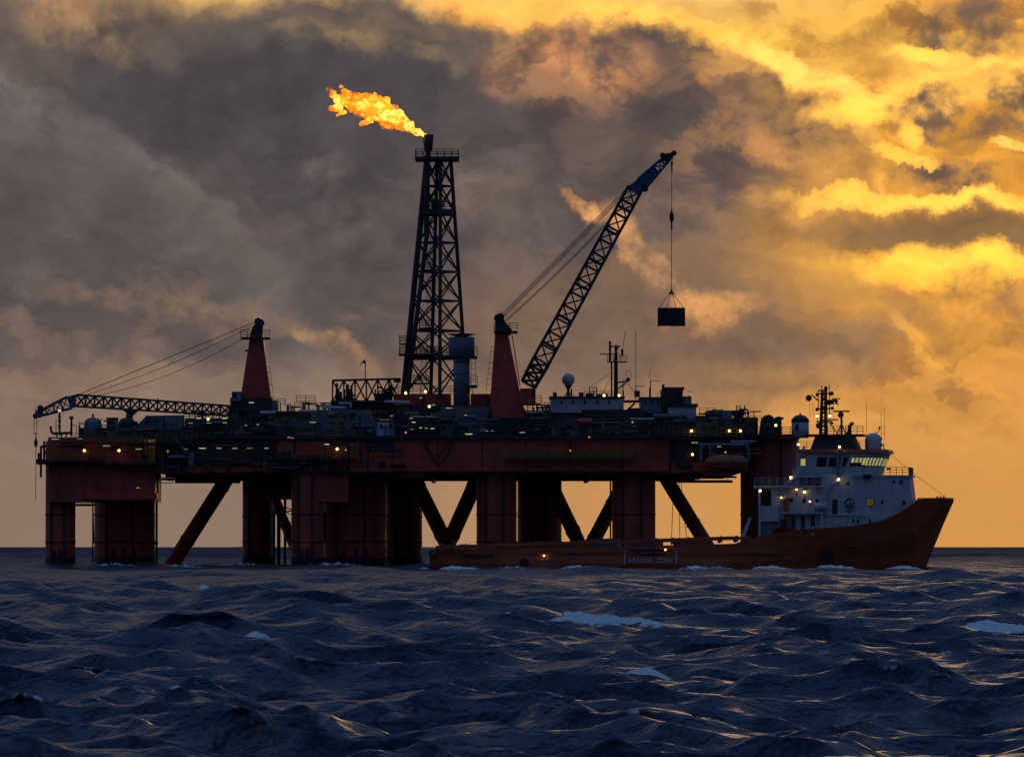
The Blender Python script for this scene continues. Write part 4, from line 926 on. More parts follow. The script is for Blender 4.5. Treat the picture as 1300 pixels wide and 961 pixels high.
tube('yard', 'steel', ms, at(761.5, 449.5, YA), at(785, 449.5, YA), .08, 6); tube('topmast', 'steel', ms, at(774.5, 460, YA), at(774.5, 433, YA), .16, 8); tube('yard', 'steel', ms, at(775, 440, YA), at(788, 439.5, YA), .1, 6); ball('lantern', 'steel', ms, at(782.5, 442, YA), .3); bpx('lantern', 'steel', ms, 788.5, 791.5, 443, 452, YA - .2, .4)
tube('topmast', 'steel', ms, at(790, 446, YA), at(794.5, 420, YA), .04, 5); tube('halyard', 'cable', ms, at(776.5, 460, YA), at(776.5, 503, YA), .13, 6); ladder('steel', ms, at(779, 503, YA - .3), at(779, 460, YA - .3), .4, cage=False)
multi('bracket_arm', 'steel', ms, [(at(782, 486, YA), at(799, 483.5, YA), .16), (at(784, 494, YA), at(795, 486, YA), .14), (at(791, 503, YA), at(791, 485, YA), .1)]); ball('siren', 'steel', ms, at(797.5, 482, YA), .32); multi('frame_aerial', 'steel', ms, [(at(795, 480, YA), at(795, 471, YA), .04), (at(801, 480, YA), at(801, 471, YA), .04), (at(795, 471, YA), at(801, 471, YA), .04)])
cable(ms, at(774, 475, YA), at(731, 496, YH + 3), .035, .3, name='stay_wire'); cable(ms, at(776, 478, YA), at(763, 503, YA), .03, name='stay_wire'); cable(ms, at(790, 480, YA), at(812, 505, YA), .03, name='stay_wire')
wp = thing('whip_aerial', 'very thin tall whip aerial between mast and dark deckhouse', 'aerial', at(807, 508, YH + 2))
tube('whip', 'steel', wp, at(807.3, 492, YH + 2), at(807.3, 421, YH + 2), .045, 5); bpx('box', 'steel', wp, 805.5, 812.5, 496, 504, YH + 1.8, .6); multi('arm', 'steel', wp, [(at(807, 490.3, YH + 2), at(819, 490.3, YH + 2), .06), (at(807.3, 508, YH + 2), at(807.3, 490, YH + 2), .09)])
# windsock
ws = thing('windsock', 'small drooping windsock on a thin pole above the truss frame', 'windsock', at(463.5, 483, 722))
tube('pole', 'steel', ws, at(463.7, 484, 722), at(463.7, 459, 722), .08, 6)
sk = [at(463.6, 459.5, 722), at(461, 459, 722), at(459, 460.5, 722), at(457.8, 463.5, 722)]
loft('sock', 'black', ws, [[p + Vector((0, math.sin(t) * r, math.cos(t) * r)) if i < 1 else p + Vector((math.sin(t) * r * .6, math.cos(t) * r, math.sin(t) * r * .8)) for t in [k * math.pi / 4 for k in range(8)]] for i, (p, r) in enumerate(zip(sk, (.34, .36, .36, .28)))])
# right end: winches, chain wheel, tank cabin, davits and lifeboat
w1 = thing('anchor_winch', 'dark winch group with pipe frame near the right end of the deck', 'winch', at(930, 552, 700)); YW = 700
for p, r, q in ((907, .9, 530), (913, .7, 536)): tube('drum', 'steel', w1, at(p, q, YW - .6), at(p, q, YW + 1.4), r, 18)
bpx('housing', 'steel', w1, 896, 924, 522, 552, YW, 3); loft('hood', 'grey', w1, [[(X(p, YW), YW + d, Zr(q, YW)) for p, q in ((894, 526), (899, 521.5), (909, 521.5), (915, 526))] for d in (-.4, 3.4)])
bpx('cabinet', 'bluegrey', w1, 917, 929, 523, 539, YW - .3, 2); bpx('frame_deck', 'steel', w1, 910, 945, 521.5, 523.5, YW + .4, 2)
lathe('hopper', 'steel', w1, at(937, 540, YW), [(.55, Zr(543, YW)), (.55, Zr(530, YW)), (.95, Zr(526, YW)), (.95, Zr(521, YW))], 16)
for p in (935.5, 939.5, 945.5): tube('stack', 'steel', w1, at(p, 521, YW), at(p, 514.5, YW), .1, 6)
multi('pipe_frame', 'steel', w1, [(at(938, 519.8, YW), at(948.5, 519.8, YW), .16), (at(949.5, 521, YW), at(949.5, 534, YW), .16), (at(948.5, 519.8, YW), at(949.5, 521, YW), .16)]); tube('drum', 'steel', w1, at(949, 540, YW - .6), at(949, 540, YW + 1.4), 1.0, 18); multi('lattice', 'steel', w1, [(at(942 + k * 3, 531 + (k % 2) * 8, YW - .7), at(945 + k * 3, 539 - (k % 2) * 8, YW - .7), .08) for k in range(4)])
multi('handrail', 'yellow', w1, [(at(925, 535, YW - .7), at(929, 543, YW - .7), .1)])
cw = thing('chain_wheel', 'dark half-round chain wheel housing on top of the right column', 'chain wheel', at(975, 552, 706))
pts = [(963.5, 553)] + [(975 - 9.2 * math.cos(t), 537 - 10.5 * math.sin(t)) for t in [k * math.pi / 9 for k in range(10)]] + [(986, 553)]
loft('housing', 'steel', cw, [[(X(p, 706), 706 + d, Zr(q, 706)) for p, q in pts] for d in (-1, 1.4)]); loft('side_hood', 'steel', cw, [[(X(p, 706), 706 + d, Zr(q, 706)) for p, q in ((984, 553), (984, 530), (988, 528.5), (995, 530.5), (995, 532), (992, 533), (992, 553))] for d in (-.8, 1.2)]); tube('axle', 'grey', cw, at(975, 539, 704.8), at(975, 539, 707.6), .3, 12)
tk = thing('tank_cabin', 'pale round cabin with dark domed roof on the right column', 'cabin', at(1016, 556, 706)); c = at(1016, 556, 706)
lathe('wall', 'white', tk, c, [(1.22, c.z), (1.22, Zr(535.5, 706))], 20); lathe('roof', 'steel', tk, c, [(1.32, Zr(535.6, 706)), (1.2, Zr(532, 706)), (.75, Zr(528, 706)), (.12, Zr(526.5, 706)), (.08, Zr(524, 706))], 20); box('window', 'glass', tk, c.x - .75, c.x - .3, 704.72, 704.95, Zr(546, 706), Zr(539, 706))
bpx('top_ring', 'red', rig, 938, 1016, 551, 557, 706, 12)
lbt = thing('lifeboat', 'enclosed orange lifeboat hanging under the deck edge at right', 'lifeboat', at(922, 597, YF - 3)); YB = YF - 3.2; c = at(922, 590, YB)
rings = []
for i in range(13):
    t = -1 + 2 * i / 12; L = 2.95 * t; w = max(.05, (1 - abs(t) ** 2.6)) ** .5; hb = 1.25 * w
    top = .95 * (1 - abs(t) ** 4) ** .5 if abs(t) < 1 else 0; bot = -.95 * (1 - abs(t) ** 2.2) ** .5 if abs(t) < 1 else 0
    rings.append([(c.x + L, c.y + hb * math.cos(a_), c.z + (max(.12, top) * max(0, math.sin(a_)) ** .7 + .45 if math.sin(a_) > 0 else -abs(bot) * abs(math.sin(a_)) ** .8 + .45 * 0.2)) for a_ in [k * math.pi / 8 for k in range(16)]])
loft('hull_shell', 'orange', lbt, rings, smooth_=True); box('rubbing_strake', 'black', lbt, c.x - 2.5, c.x + 2.5, c.y - 1.24, c.y + 1.24, c.z + .1, c.z + .22)
bpx('cockpit', 'orange', lbt, 900, 909, 575, 583, YB - .5, 1.1); bpx('cockpit_window', 'glass', lbt, 902, 907, 577, 580, YB - .56, .055); bpx('hatch', 'bluegrey', lbt, 924, 931, 579, 583.5, YB - 1.12, .4)
for p in (910, 917, 924, 931): bpx('porthole', 'glass', lbt, p - .8, p + .8, 585, 586.5, YB - 1.26, .1)
dv = thing('davit', 'pale lifeboat davit arms over the orange lifeboat', 'davit', at(922, 565, YF - 2))
tube('beam', 'bluegrey', dv, at(887, 564.5, YF - 2.6), at(950, 564.5, YF - 2.6), .2, 10); tube('beam', 'bluegrey', dv, at(928, 561, YF - 2.2), at(960, 561, YF - 2.2), .2, 8)
for p, s_ in ((892, 1), (900, -1), (948, -1)): multi('arm', 'bluegrey', dv, [(at(p, 565, YF - 2.6), at(p - 3 * s_, 572, YF - 2.6), .28), (at(p - 3 * s_, 572, YF - 2.6), at(p - 2 * s_, 585, YF - 2.6), .26)])
for p in (903, 941): cable(dv, at(p, 566, YF - 3.2), at(p, 583, YF - 3.2), .05, name='fall_rope')
bpx('boat_deck', 'red', rig, 880, 950, 590, 598, YF - 1.5, 5)
# ------------------------------------------------------------------ flame
def flame_material():
    m = bpy.data.materials.new('flame'); m.use_nodes = True; nt = m.node_tree; nt.nodes.clear()
    g = nt.nodes.new('ShaderNodeNewGeometry'); P = S(nt, g.outputs['Position'])
    n = noise(nt, P, .85, 4, .62, 0, .6); n2 = noise(nt, P, 2.4, 3, .6)
    at_ = nt.nodes.new('ShaderNodeAttribute'); at_.attribute_name = 'fire_heat'
    h = S(nt, at_.outputs['Fac']) + (n - .5) * 1.7 + (n2 - .5) * .5
    c = ramp(nt, h, [(0.0, (.55, .06, .008, 1)), (.22, (1.05, .20, .014, 1)), (.42, (1.3, .50, .02, 1)), (.62, (1.5, .86, .06, 1)), (.85, (1.6, 1.12, .30, 1)), (1.0, (1.7, 1.35, .6, 1))])
    e = nt.nodes.new('ShaderNodeEmission'); nt.links.new(c.s, e.inputs[0]); e.inputs[1].default_value = 1.0
    t = nt.nodes.new('ShaderNodeBsdfTransparent'); mx = nt.nodes.new('ShaderNodeMixShader')
    nt.links.new(smooth(nt, h, -.05, .42).s, mx.inputs[0]); nt.links.new(t.outputs[0], mx.inputs[1]); nt.links.new(e.outputs[0], mx.inputs[2])
    o = nt.nodes.new('ShaderNodeOutputMaterial'); nt.links.new(mx.outputs[0], o.inputs[0]); return m
MAT['flame'] = flame_material()
from mathutils import noise as mnoise
def puffs(name, parent, blobs, disp=.34):
    """turbulent fire: overlapping billows with torn surfaces; blobs = (px,row,dy,radius px,heat)"""
    V = []; Fc = []; H = []
    bm = bmesh.new(); bmesh.ops.create_icosphere(bm, subdivisions=3, radius=1); bv = [v.co.copy() for v in bm.verts]; bf = [tuple(v.index for v in f.verts) for f in bm.faces]; bm.free()
    for (p, q, dy, r, h) in blobs:
        c = at(p, q, 718) + Vector((0, dy, 0)); R = r / F * 718; o = len(V)
        for v in bv:
            w = c + Vector((v.x * R * 1.15, v.y * R, v.z * R))
            d = mnoise.fractal(w * 1.1, .9, 2.1, 4) * disp * 1.5 + mnoise.fractal(w * 3.0, .9, 2.1, 3) * disp * .45
            V.append(w + Vector((v.x, v.y, v.z)) * d + Vector((-.12, 0, .1)) * abs(d)); H.append(h - .25 * max(0, d))
        Fc += [tuple(i + o for i in f) for f in bf]
    ob = mesh(name, 'flame', parent, V, Fc, True)
    a_ = ob.data.attributes.new('fire_heat', 'FLOAT', 'POINT'); a_.data.foreach_set('value', H); return ob
fl = thing('flare_flame', 'bright yellow and orange gas flame streaming left from the flare tip', 'flame', at(543, 172, 718))
prof = [(0, 2.0), (.06, 4.2), (.14, 8), (.24, 13), (.36, 17.5), (.5, 20), (.62, 18.5), (.74, 16), (.86, 13), (.95, 8)]
def spine(t): return (541 - 113 * t, 173 - 46 * t - 9 * math.sin(math.pi * t))
bl = []
fr_ = random.Random(8)
for i in range(120):
    t = (i / 119.0) ** .9 * .95; w = np.interp(t, [a for a, b in prof], [b for a, b in prof]); x_, y_ = spine(t)
    k = fr_.uniform(-.62, .62); rr = w * fr_.uniform(.26, .5) * (1.15 - .5 * abs(k))
    bl.append((x_ + .42 * k * w, y_ + .9 * k * w, fr_.uniform(-.5, .5) * w / F * 718, max(1.5, rr), .90 - .40 * t - .62 * abs(k)))
puffs('fire_body', fl, bl, .30)
fb_ = []
for i in range(90):    # thin translucent fringe round the body
    t = fr_.random() ** .8 * .97; w = np.interp(t, [a for a, b in prof], [b for a, b in prof]); x_, y_ = spine(t); k = fr_.choice([-1, 1]) * fr_.uniform(.55, .92)
    fb_.append((x_ + .42 * k * w - 1, y_ + .9 * k * w, fr_.uniform(-.3, .3) * w / F * 718, max(1.0, w * fr_.uniform(.14, .28)), .30 - .14 * t))
puffs('fire_fringe', fl, fb_, .26)
for (x0_, y0_, x1_, y1_, r0, r1) in ((446, 130, 434, 110, 8, 2.6), (434, 128, 417, 114, 6, 2.0), (430, 136, 419, 139, 5, 1.6), (436, 142, 426, 146, 4, 1.5), (490, 128, 480, 121, 5.5, 3), (470, 152, 458, 157, 5, 2.2)):
    puffs('flame_tongue', fl, [(x0_ + (x1_ - x0_) * t + fr_.uniform(-1, 1), y0_ + (y1_ - y0_) * t, 0, r0 + (r1 - r0) * t, .58 - .34 * t) for t in (0, .2, .4, .6, .8, 1)], .22)
for b_ in (): puffs('flame_wisp', fl, [b_, (b_[0] + 2.2, b_[1] - .8, 0, b_[3] * .8, b_[4])], .22)

# ------------------------------------------------------------------ the supply ship, bow to the right and a little towards the viewer
YS = 640.0; KS = YS / F; HEAD = math.radians(-9)
ship_m = Matrix.Translation(Vector((X(880, YS), YS, 0))) @ Matrix.Rotation(HEAD, 4, 'Z')
XF.append(ship_m)
ship = thing('supply_ship', 'red-hulled offshore supply ship with white superstructure, bow to the right', 'ship')
cosh = math.cos(HEAD)
def sx(p): return (p - 880) * KS / cosh
def sz(q): return CAM_H + (HOR - q) * KS
def sb(name, mat, parent, p0, p1, q0, q1, y0, y1): return box(name, mat, parent, sx(p0), sx(p1), y0, y1, sz(q1), sz(q0))
def sp(p, q, y=0.0): return Vector((sx(p), y, sz(q)))
# hull: station, deck row, half beam at deck, half beam at waterline, bottom row
ST = [(556, 704, 6.8, 6.2, 735), (566, 699, 7.3, 6.8, 740), (590, 697.5, 7.6, 7.3, 745), (650, 696, 7.9, 7.7, 748), (760, 694, 8.0, 7.9, 748), (860, 692, 8.0, 7.9, 748), (940, 690, 8.0, 7.7, 748), (985, 678, 8.0, 7.4, 748), (1020, 672.5, 8.0, 6.8, 748), (1060, 670, 7.8, 5.8, 748), (1090, 667.5, 7.3, 4.6, 748), (1120, 662, 6.5, 3.2, 748), (1142, 652, 5.6, 1.9, 746), (1158, 641, 4.7, 1.0, 742), (1164, 634.5, 4.3, .7, 738), (1180, 634.2, 3.0, .28, 698), (1194, 634, 1.6, .16, 664), (1206, 633.5, .12, .08, 637)]
rings = []
for (p, q, bd, bw, qb) in ST:
    zt, zb = sz(q), sz(qb); zw = max(zb + .02, min(0.2, zt - .1)) if zb < .2 else zb + (zt - zb) * .12
    prof_ = [(-bd, zt), (-(bd * .62 + bw * .38), zt + (zw - zt) * .4), (-bw * 1.02 - (bd - bw) * .16, zt + (zw - zt) * .75), (-bw, zw), (-bw * .6, zb), (bw * .6, zb), (bw, zw), (bw * 1.02 + (bd - bw) * .16, zt + (zw - zt) * .75), (bd * .62 + bw * .38, zt + (zw - zt) * .4), (bd, zt)]
    rings.append([(sx(p), y, z_) for y, z_ in prof_])
hl = loft('hull', 'redship', ship, rings)
# cargo rail: heavy bulwark above the aft deck with openings
def bulwark(y):
    s = 1 if y > 0 else -1
    for (p0, p1, q0, q1, q0b, q1b) in ((566, 945, 692.5, 680.5, 697, 684.5),): 
        loft('cargo_rail', 'redship', ship, [[(sx(p), y + d, sz(q)) for p, q in ((p0, q0), (p1, q1), (p1, q1b), (p0, q0b))] for d in (-.35, .35)])
    for k in range(19):
        p = 582 + k * 20; q = 693 - k * .6; sb('rail_stanchion', 'redship', ship, p, p + 3.2, q - 2.2, q + 5.6, y - .2, y + .2)
    for (a, b) in ((640, 676), (690, 730), (745, 768), (872, 890)): sb('wash_plate', 'redship', ship, a, b, 690.5 - (a - 566) * .025, 697, y - .1, y + .1)
bulwark(-7.6); bulwark(7.6)
loft('stern_frame', 'redship', ship, [[(sx(p), y, sz(q)) for p, q in ((556, 705), (572, 690.5), (577, 690.5), (563, 705))] for y in (-7.5, -7.0)]); loft('stern_frame', 'redship', ship, [[(sx(p), y, sz(q)) for p, q in ((556, 705), (572, 690.5), (577, 690.5), (563, 705))] for y in (7.0, 7.5)])
tube('stern_roller', 'steel', ship, sp(557, 703, -5), sp(557, 703, 5), .5, 14)
for (a, b, q, y) in ((755, 790, 683.5, -3), (812, 845, 684, -3.5), (700, 740, 690, 2), (745, 752, 687, 0), (855, 872, 684, 1)):
    cg = thing('deck_cargo', {755: 'blue tarpaulin cargo on the aft deck nearer the stern', 812: 'blue cargo box on the aft deck above the rescue marking', 700: 'low dark cargo skid far aft behind the rail', 745: 'small blue drum rack beside the aft tarpaulin cargo', 855: 'dark cargo crate just aft of the covered stack'}[a], 'cargo', (sx((a + b) / 2), y, sz(694)))
    mt = 'blue' if q < 688 else 'steel'
    sb('crate', mt, cg, a, b, q, 697, y - 1.2, y + 1.2)
    for k in range(4): pk = a + (b - a) * (k + .5) / 4; sb('strap', 'black', cg, pk - .5, pk + .5, q - .25, 697.2, y - 1.22, y + 1.22)
# fenders, marks and lettering on the near side
NS = -8.0
for (p, q, r) in ((678, 714, .55), (1054, 705, .75)): tube('tyre_fender', 'black', hl, sp(p, q, NS - .35), sp(p, q, NS + .4 if p < 1000 else NS + 1.4), r, 18)
sb('fender_strip', 'black', ship, 600, 640, 704, 706, NS - .1, NS + .3)
sb('rubbing_band', 'redship', ship, 690, 1000, 700.5, 702, NS - .16, NS + .2)
rz = [(804.5, -1), (868.5, 1)]
zone = sb('rescue_zone_panel', 'redship', hl, 806, 867, 698, 716, NS - .09, NS + .3)
for p, _ in rz: sb('zone_mark', 'letter', zone, p - .7, p + .7, 699.5, 716, NS - .14, NS + .1)
pts = [(836.5 + 27 * math.cos(t), 697 + 8.5 * math.sin(t)) for t in [k * math.pi / 12 for k in range(13)]]
loft('scramble_net', 'black', zone, [[(sx(p), NS - d, sz(q)) for p, q in pts] for d in (.12, .02)])
for k in range(9): p = 812 + k * 6; sb('net_rope', 'steel', zone, p, p + .5, 697.5, 697.5 + 8 * math.sin(math.acos(max(-1, min(1, (p - 836.5) / 27)))), NS - .16, NS - .125)
def text(name, body, parent, pos, size, mat, rot=None, sxy=1.0):
    cu_ = bpy.data.curves.new(name, 'FONT'); cu_.body = body; cu_.size = size; cu_.align_x = 'CENTER'; cu_.align_y = 'CENTER'; cu_.extrude = .012; cu_.space_character = 1.08
    cu_.materials.append(MAT[mat])
    tmp = bpy.data.objects.new(name + '_curve', cu_); C.objects.link(tmp)
    me = bpy.data.meshes.new_from_object(tmp.evaluated_get(bpy.context.evaluated_depsgraph_get())); me.name = name
    bpy.data.objects.remove(tmp); me.materials.clear(); me.materials.append(MAT[mat])
    return link(bpy.data.objects.new(name, me), parent, Matrix.Translation(pos) @ (rot or Euler((math.radians(90), 0, 0)).to_matrix().to_4x4()) @ Matrix.Diagonal((sxy, 1, 1, 1)))
for k, ch in enumerate('RESCUE ZONE'):
    if ch != ' ': text('letter', ch, zone, sp(810.5 + k * 5.2, 711.3, NS - .15), .80, 'letter', sxy=.98)
def marks(parent, p0, p1, q, h, y, mat, n):   # a line of lettering too small to read
    w = (p1 - p0) / n
    multi('name_marks', mat, parent, [(sp(p0 + w * (k + .1), q + (k % 3 - 1) * h * .18, y), sp(p0 + w * (k + .75), q + ((k + 1) % 3 - 1) * h * .18, y), .10) for k in range(n)])
marks(hl, 690, 724, 711, 3, NS - .06, 'bluegrey', 11); marks(hl, 705, 716, 714.5, 2, NS - .06, 'bluegrey', 4)
marks(hl, 1080, 1094, 691.5, 2, -7.0, 'bluegrey', 4)
# bow bulwark with the fairlead opening, white stripe
for s_ in (-1, 1):
    loft('bow_bulwark', 'redship', ship, [[(sx(1164), s_ * 4.3, sz(634.4)), (sx(1164), s_ * 4.1, sz(634.4)), (sx(1164), s_ * 4.1, sz(632.8)), (sx(1164), s_ * 4.3, sz(632.8))], [(sx(1206), s_ * .12, sz(633.4)), (sx(1206), s_ * .02, sz(633.4)), (sx(1206), s_ * .02, sz(632.4)), (sx(1206), s_ * .12, sz(632.4))]])
for p in (1186, 1190, 1194): tube('bitts', 'steel', ship, sp(p, 634, -.4), sp(p, 630.5, -.4), .12, 8)
bs = [(1136, -4.75, 661), (1158, -3.75, 659), (1178, -2.1, 657.5), (1190, -1.0, 656)]
# superstructure
def plan(p0, p1, hb0, hb1, chamf=0.0):
    """plan outline, aft to bow, near side first"""
    return [(p0, -hb0), (p1 - chamf, -hb0 if chamf else -hb1), (p1, -hb1), (p1, hb1), (p1 - chamf, hb0 if chamf else hb1), (p0, hb0)]
def tier(name, mat, parent, pl0, q0, pl1, q1): return loft(name, mat, parent, [[(sx(p), y, sz(q0)) for p, y in pl0], [(sx(p), y, sz(q1)) for p, y in pl1]])
def bowplan(e): 
    h_ = [(1048, 6.95), (1088, 6.9), (1118, 5.9), (1140, 4.7), (1162 - e, 3.0)]
    return [(p, -y) for p, y in h_] + [(p, y) for p, y in h_[::-1]]
fo = tier('forecastle_house', 'white', ship, bowplan(0), 673, bowplan(9), 605)
sb('deck_strip', 'white', fo, 1049, 1120, 654, 655.2, -7.12, -6.9)
tier('fore_deck_edge', 'white', ship, [(p, y * 1.02) for p, y in bowplan(6)], 606.5, [(p, y * 1.02) for p, y in bowplan(6)], 604.3)
af = tier('aft_house', 'white', ship, plan(985, 1049, 6.6, 6.6), 678, plan(985, 1049, 6.6, 6.6), 618.5)
bd_ = sb('boat_deck', 'white', ship, 964, 1049, 617, 620.5, -7.4, 7.4)
sb('boat_deck', 'white', ship, 1000, 1052, 651, 653, -7.7, 7.7)
sb('deck_post', 'white', ship, 970, 972.5, 620, 690, -7.3, -6.9); sb('deck_post', 'white', ship, 1047, 1050, 653, 672, -7.6, -7.2)
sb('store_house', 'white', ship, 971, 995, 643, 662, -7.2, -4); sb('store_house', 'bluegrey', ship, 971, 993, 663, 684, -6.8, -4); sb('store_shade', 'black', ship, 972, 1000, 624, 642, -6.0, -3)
loft('bulkhead_fin', 'white', ship, [[(sx(p), y, sz(q)) for p, q in ((948, 682), (958, 657), (962, 657), (953, 682))] for y in (-7.6, -7.2)])
railing('white', bd_, [sp(965, 617, -7.3), sp(1048, 617, -7.3)], .95, .9, .04)
for p in (1010, 1022, 1034): sb('aft_door', 'steel', af, p, p + 5, 656, 671, -6.68, -6.6)
for p, q in ((1008, 633), (1024, 634), (1040, 634)): sb('window', 'glass', af, p, p + 4, q, q + 5, -6.66, -6.6)
# windows, door and emblem on the forecastle house
def hw(p): return float(np.interp(p, [1048, 1088, 1118, 1140, 1162], [6.95, 6.9, 5.9, 4.7, 3.0]))
for p in (1087, 1092.5, 1107, 1126.5, 1133): sb('window', 'glass', fo, p - 1.4, p + 1.4, 659.5, 664.5, -hw(p) - .05, -hw(p) + .5)
sb('window', 'glass', fo, 1120.5, 1123, 636, 640.5, -hw(1122) - .08, -5); sb('window', 'glass', fo, 1146.5, 1149.5, 636, 640.5, -hw(1148) - .1, -3); wf = sb('window_frame', 'steel', fo, 1102.8, 1112.2, 633.8, 643.2, -hw(1103) - .02, -5.5); sb('pane', 'dimlit', wf, 1103.5, 1111.5, 634.5, 642.5, -hw(1103) - .05, -6)
sb('door', 'steel', fo, 1061, 1067.5, 635, 653, -7.03, -6.85); sb('vent_grille', 'black', fo, 1100, 1109, 603.7, 609, -7.05, -6.5)
for p, q in ((1134, 611), (1143, 611), (1079, 613)): sb('vent_grille', 'steel', fo, p, p + 3, q, q + 3.5, -hw(p) - .05, -hw(p) + .6)
pts = [(1075.5, 640.5), (1077, 637), (1080, 634), (1084, 633.4), (1088, 635), (1089, 640.5)]
em = loft('emblem', 'dark_letter', fo, [[(sx(p), -7.0 - d, sz(q)) for p, q in pts] for d in (.05, 0)])
loft('emblem_stroke', 'letter', em, [[(sx(p), -7.06 - d, sz(q)) for p, q in ((1077.5, 639.6), (1082, 635.6), (1082.8, 639.6))] for d in (.02, 0)]); loft('emblem_stroke', 'letter', em, [[(sx(p), -7.06 - d, sz(q)) for p, q in ((1084, 639.6), (1084, 635.4), (1086.5, 636), (1087.3, 638), (1086.5, 639.6))] for d in (.02, 0)])
sb('emblem_bar', 'bluegrey', em, 1076.5, 1088.5, 642.2, 645.4, -7.04, -6.9); marks(em, 1077.5, 1087.5, 643.8, 1.5, -7.06, 'dark_letter', 5); marks(em, 1077, 1087, 648.6, 2.2, -7.03, 'bluegrey', 5)
# wheelhouse with outward-raked windows
wh0 = plan(1019, 1114, 6.3, 3.4, 17); wh1 = plan(1019, 1125, 6.5, 3.7, 19)
wb = tier('wheelhouse', 'white', ship, wh0, 605, [(p0 + (p1 - p0) * .33, y0 + (y1 - y0) * .33) for (p0, y0), (p1, y1) in zip(wh0, wh1)], 594)
wt = tier('wheelhouse_top', 'white', ship, [(p0 + (p1 - p0) * .8, y0 + (y1 - y0) * .8) for (p0, y0), (p1, y1) in zip(wh0, wh1)], 582, wh1, 576)
core = tier('window_band', 'glass', wb, [(p0 + (p1 - p0) * .33 - .8, y0 * .985) for (p0, y0), (p1, y1) in zip(wh0, wh1)], 594.2, [(p0 + (p1 - p0) * .8 - .8, y0 * .995) for (p0, y0), (p1, y1) in zip(wh0, wh1)], 581.8)
def wall_pt(seg, t, v):   # point on the raked glass: v 0 at row 594, 1 at row 582
    k = .33 + .47 * v
    P_ = [(p0 + (p1 - p0) * k, y0 + (y1 - y0) * k) for (p0, y0), (p1, y1) in zip(wh0, wh1)]
    (pa, ya), (pb, yb) = P_[seg], P_[(seg + 1) % 6]
    return Vector((sx(pa + (pb - pa) * t), ya + (yb - ya) * t, sz(594 - 12 * v)))
def pane(seg, t0, t1, v0, v1, mat, name='window'):
    q4 = [wall_pt(seg, t0, v0), wall_pt(seg, t1, v0), wall_pt(seg, t1, v1), wall_pt(seg, t0, v1)]
    nrm = (q4[1] - q4[0]).cross(q4[3] - q4[0]).normalized()
    return loft(name, mat, wb, [[p + nrm * .03 for p in q4], [p - nrm * .06 for p in q4]])
for (t0, t1, mt) in ((.03, .10, 'lit'), (.27, .42, 'glass'), (.45, .62, 'glass'), (.66, .72, 'glass')): pane(0, t0, t1, .12, .85, mt)
for t0, t1 in ((0.0, .03), (.10, .27), (.42, .45), (.62, .66), (.72, .775)): pane(0, t0, t1, 0, 1, 'white', 'mullion')
for k in range(4): t0 = .775 + k * .056; pane(0, t0 + .008, t0 + .046, .45 if k < 3 else .2, .92, 'lit'); pane(0, t0 - .004, t0 + .004, 0, 1, 'white', 'mullion')
for seg, n in ((1, 5), (2, 6), (3, 5)):
    for k in range(n): pane(seg, (k + .12) / n, (k + .62) / n, .15, .9, 'lit' if seg < 3 else 'glass'); pane(seg, (k + .7) / n, (k + 1.04) / n, 0, 1, 'white', 'mullion')
rf = tier('wheelhouse_roof', 'redship', ship, plan(1018, 1129, 6.9, 4.0, 19), 576.3, plan(1019, 1127, 6.8, 3.9, 19), 572); railing('steel', rf, [sp(1020, 572, -6.6), sp(1104, 572, -6.6)], 1.0, 1.0, .035)
railing('steel', ship, [sp(1122, 604.3, -3.4), sp(1153, 604.3, -3.4), sp(1153, 604.3, 3.4)], 1.0, .9, .045); sb('winch_box', 'steel', ship, 1125, 1130, 595, 597, -3, -2.4)
cable(ship, sp(1127, 577, 0), sp(1198, 633, 0), .035, .15, name='forestay')
# funnel and mast house
loft('mast_house', 'steel', ship, [[(sx(p), y, sz(572)) for p, y in ((1030, -3), (1090, -3), (1090, 3), (1030, 3))], [(sx(p), y, sz(554)) for p, y in ((1036, -2.4), (1082, -2.4), (1082, 2.4), (1036, 2.4))]])
loft('funnel', 'steel', ship, [[(sx(p), y, sz(572)) for p, y in ((1073, -4.2), (1087, -4.2), (1087, -2), (1073, -2))], [(sx(p), y, sz(550)) for p, y in ((1075, -3.9), (1081, -3.9), (1081, -2.3), (1075, -2.3))]]); multi('funnel_pipe', 'steel', ship, [(sp(1078.5, 552, -3), sp(1079.5, 541, -3), .3), (sp(1079.5, 541, -3), sp(1084, 538.5, -3), .28)])
sb('mast_deck', 'steel', ship, 1024, 1096, 552.5, 554.6, -3.2, 3.2); railing('steel', ship, [sp(1052, 552.5, -3), sp(1096, 552.5, -3)], 1.0, .8, .045)
mst = [(1040.5, 1042.5), (1047.5, 1046.5)]
truss(ship, [sp(1040, 555, -.6), sp(1047.5, 555, -.6), sp(1047.5, 555, .6), sp(1040, 555, .6)], [sp(1042.5, 496, -.35), sp(1046.8, 496, -.35), sp(1046.8, 496, .35), sp(1042.5, 496, .35)], 7, .15, .07, 'steel', chord_name='mast_leg', brace_name='mast_brace', style='w')
tube('mast_post', 'steel', ship, sp(1046.5, 553, 0), sp(1046.8, 492, 0), .2, 8)
for (p0, p1, q) in ((1035, 1053, 500.5), (1035, 1057, 519.5), (1048, 1062, 533.5), (1037.5, 1047, 496.5), (1035, 1055, 536)): tube('mast_yard', 'steel', ship, sp(p0, q), sp(p1, q), .09, 6)
for (p, q0, q1) in ((1042, 497, 490), (1051.3, 500, 489), (1037.5, 520, 496), (1051.5, 530, 500)): tube('mast_aerial', 'steel', ship, sp(p, q0), sp(p, q1), .06, 5)
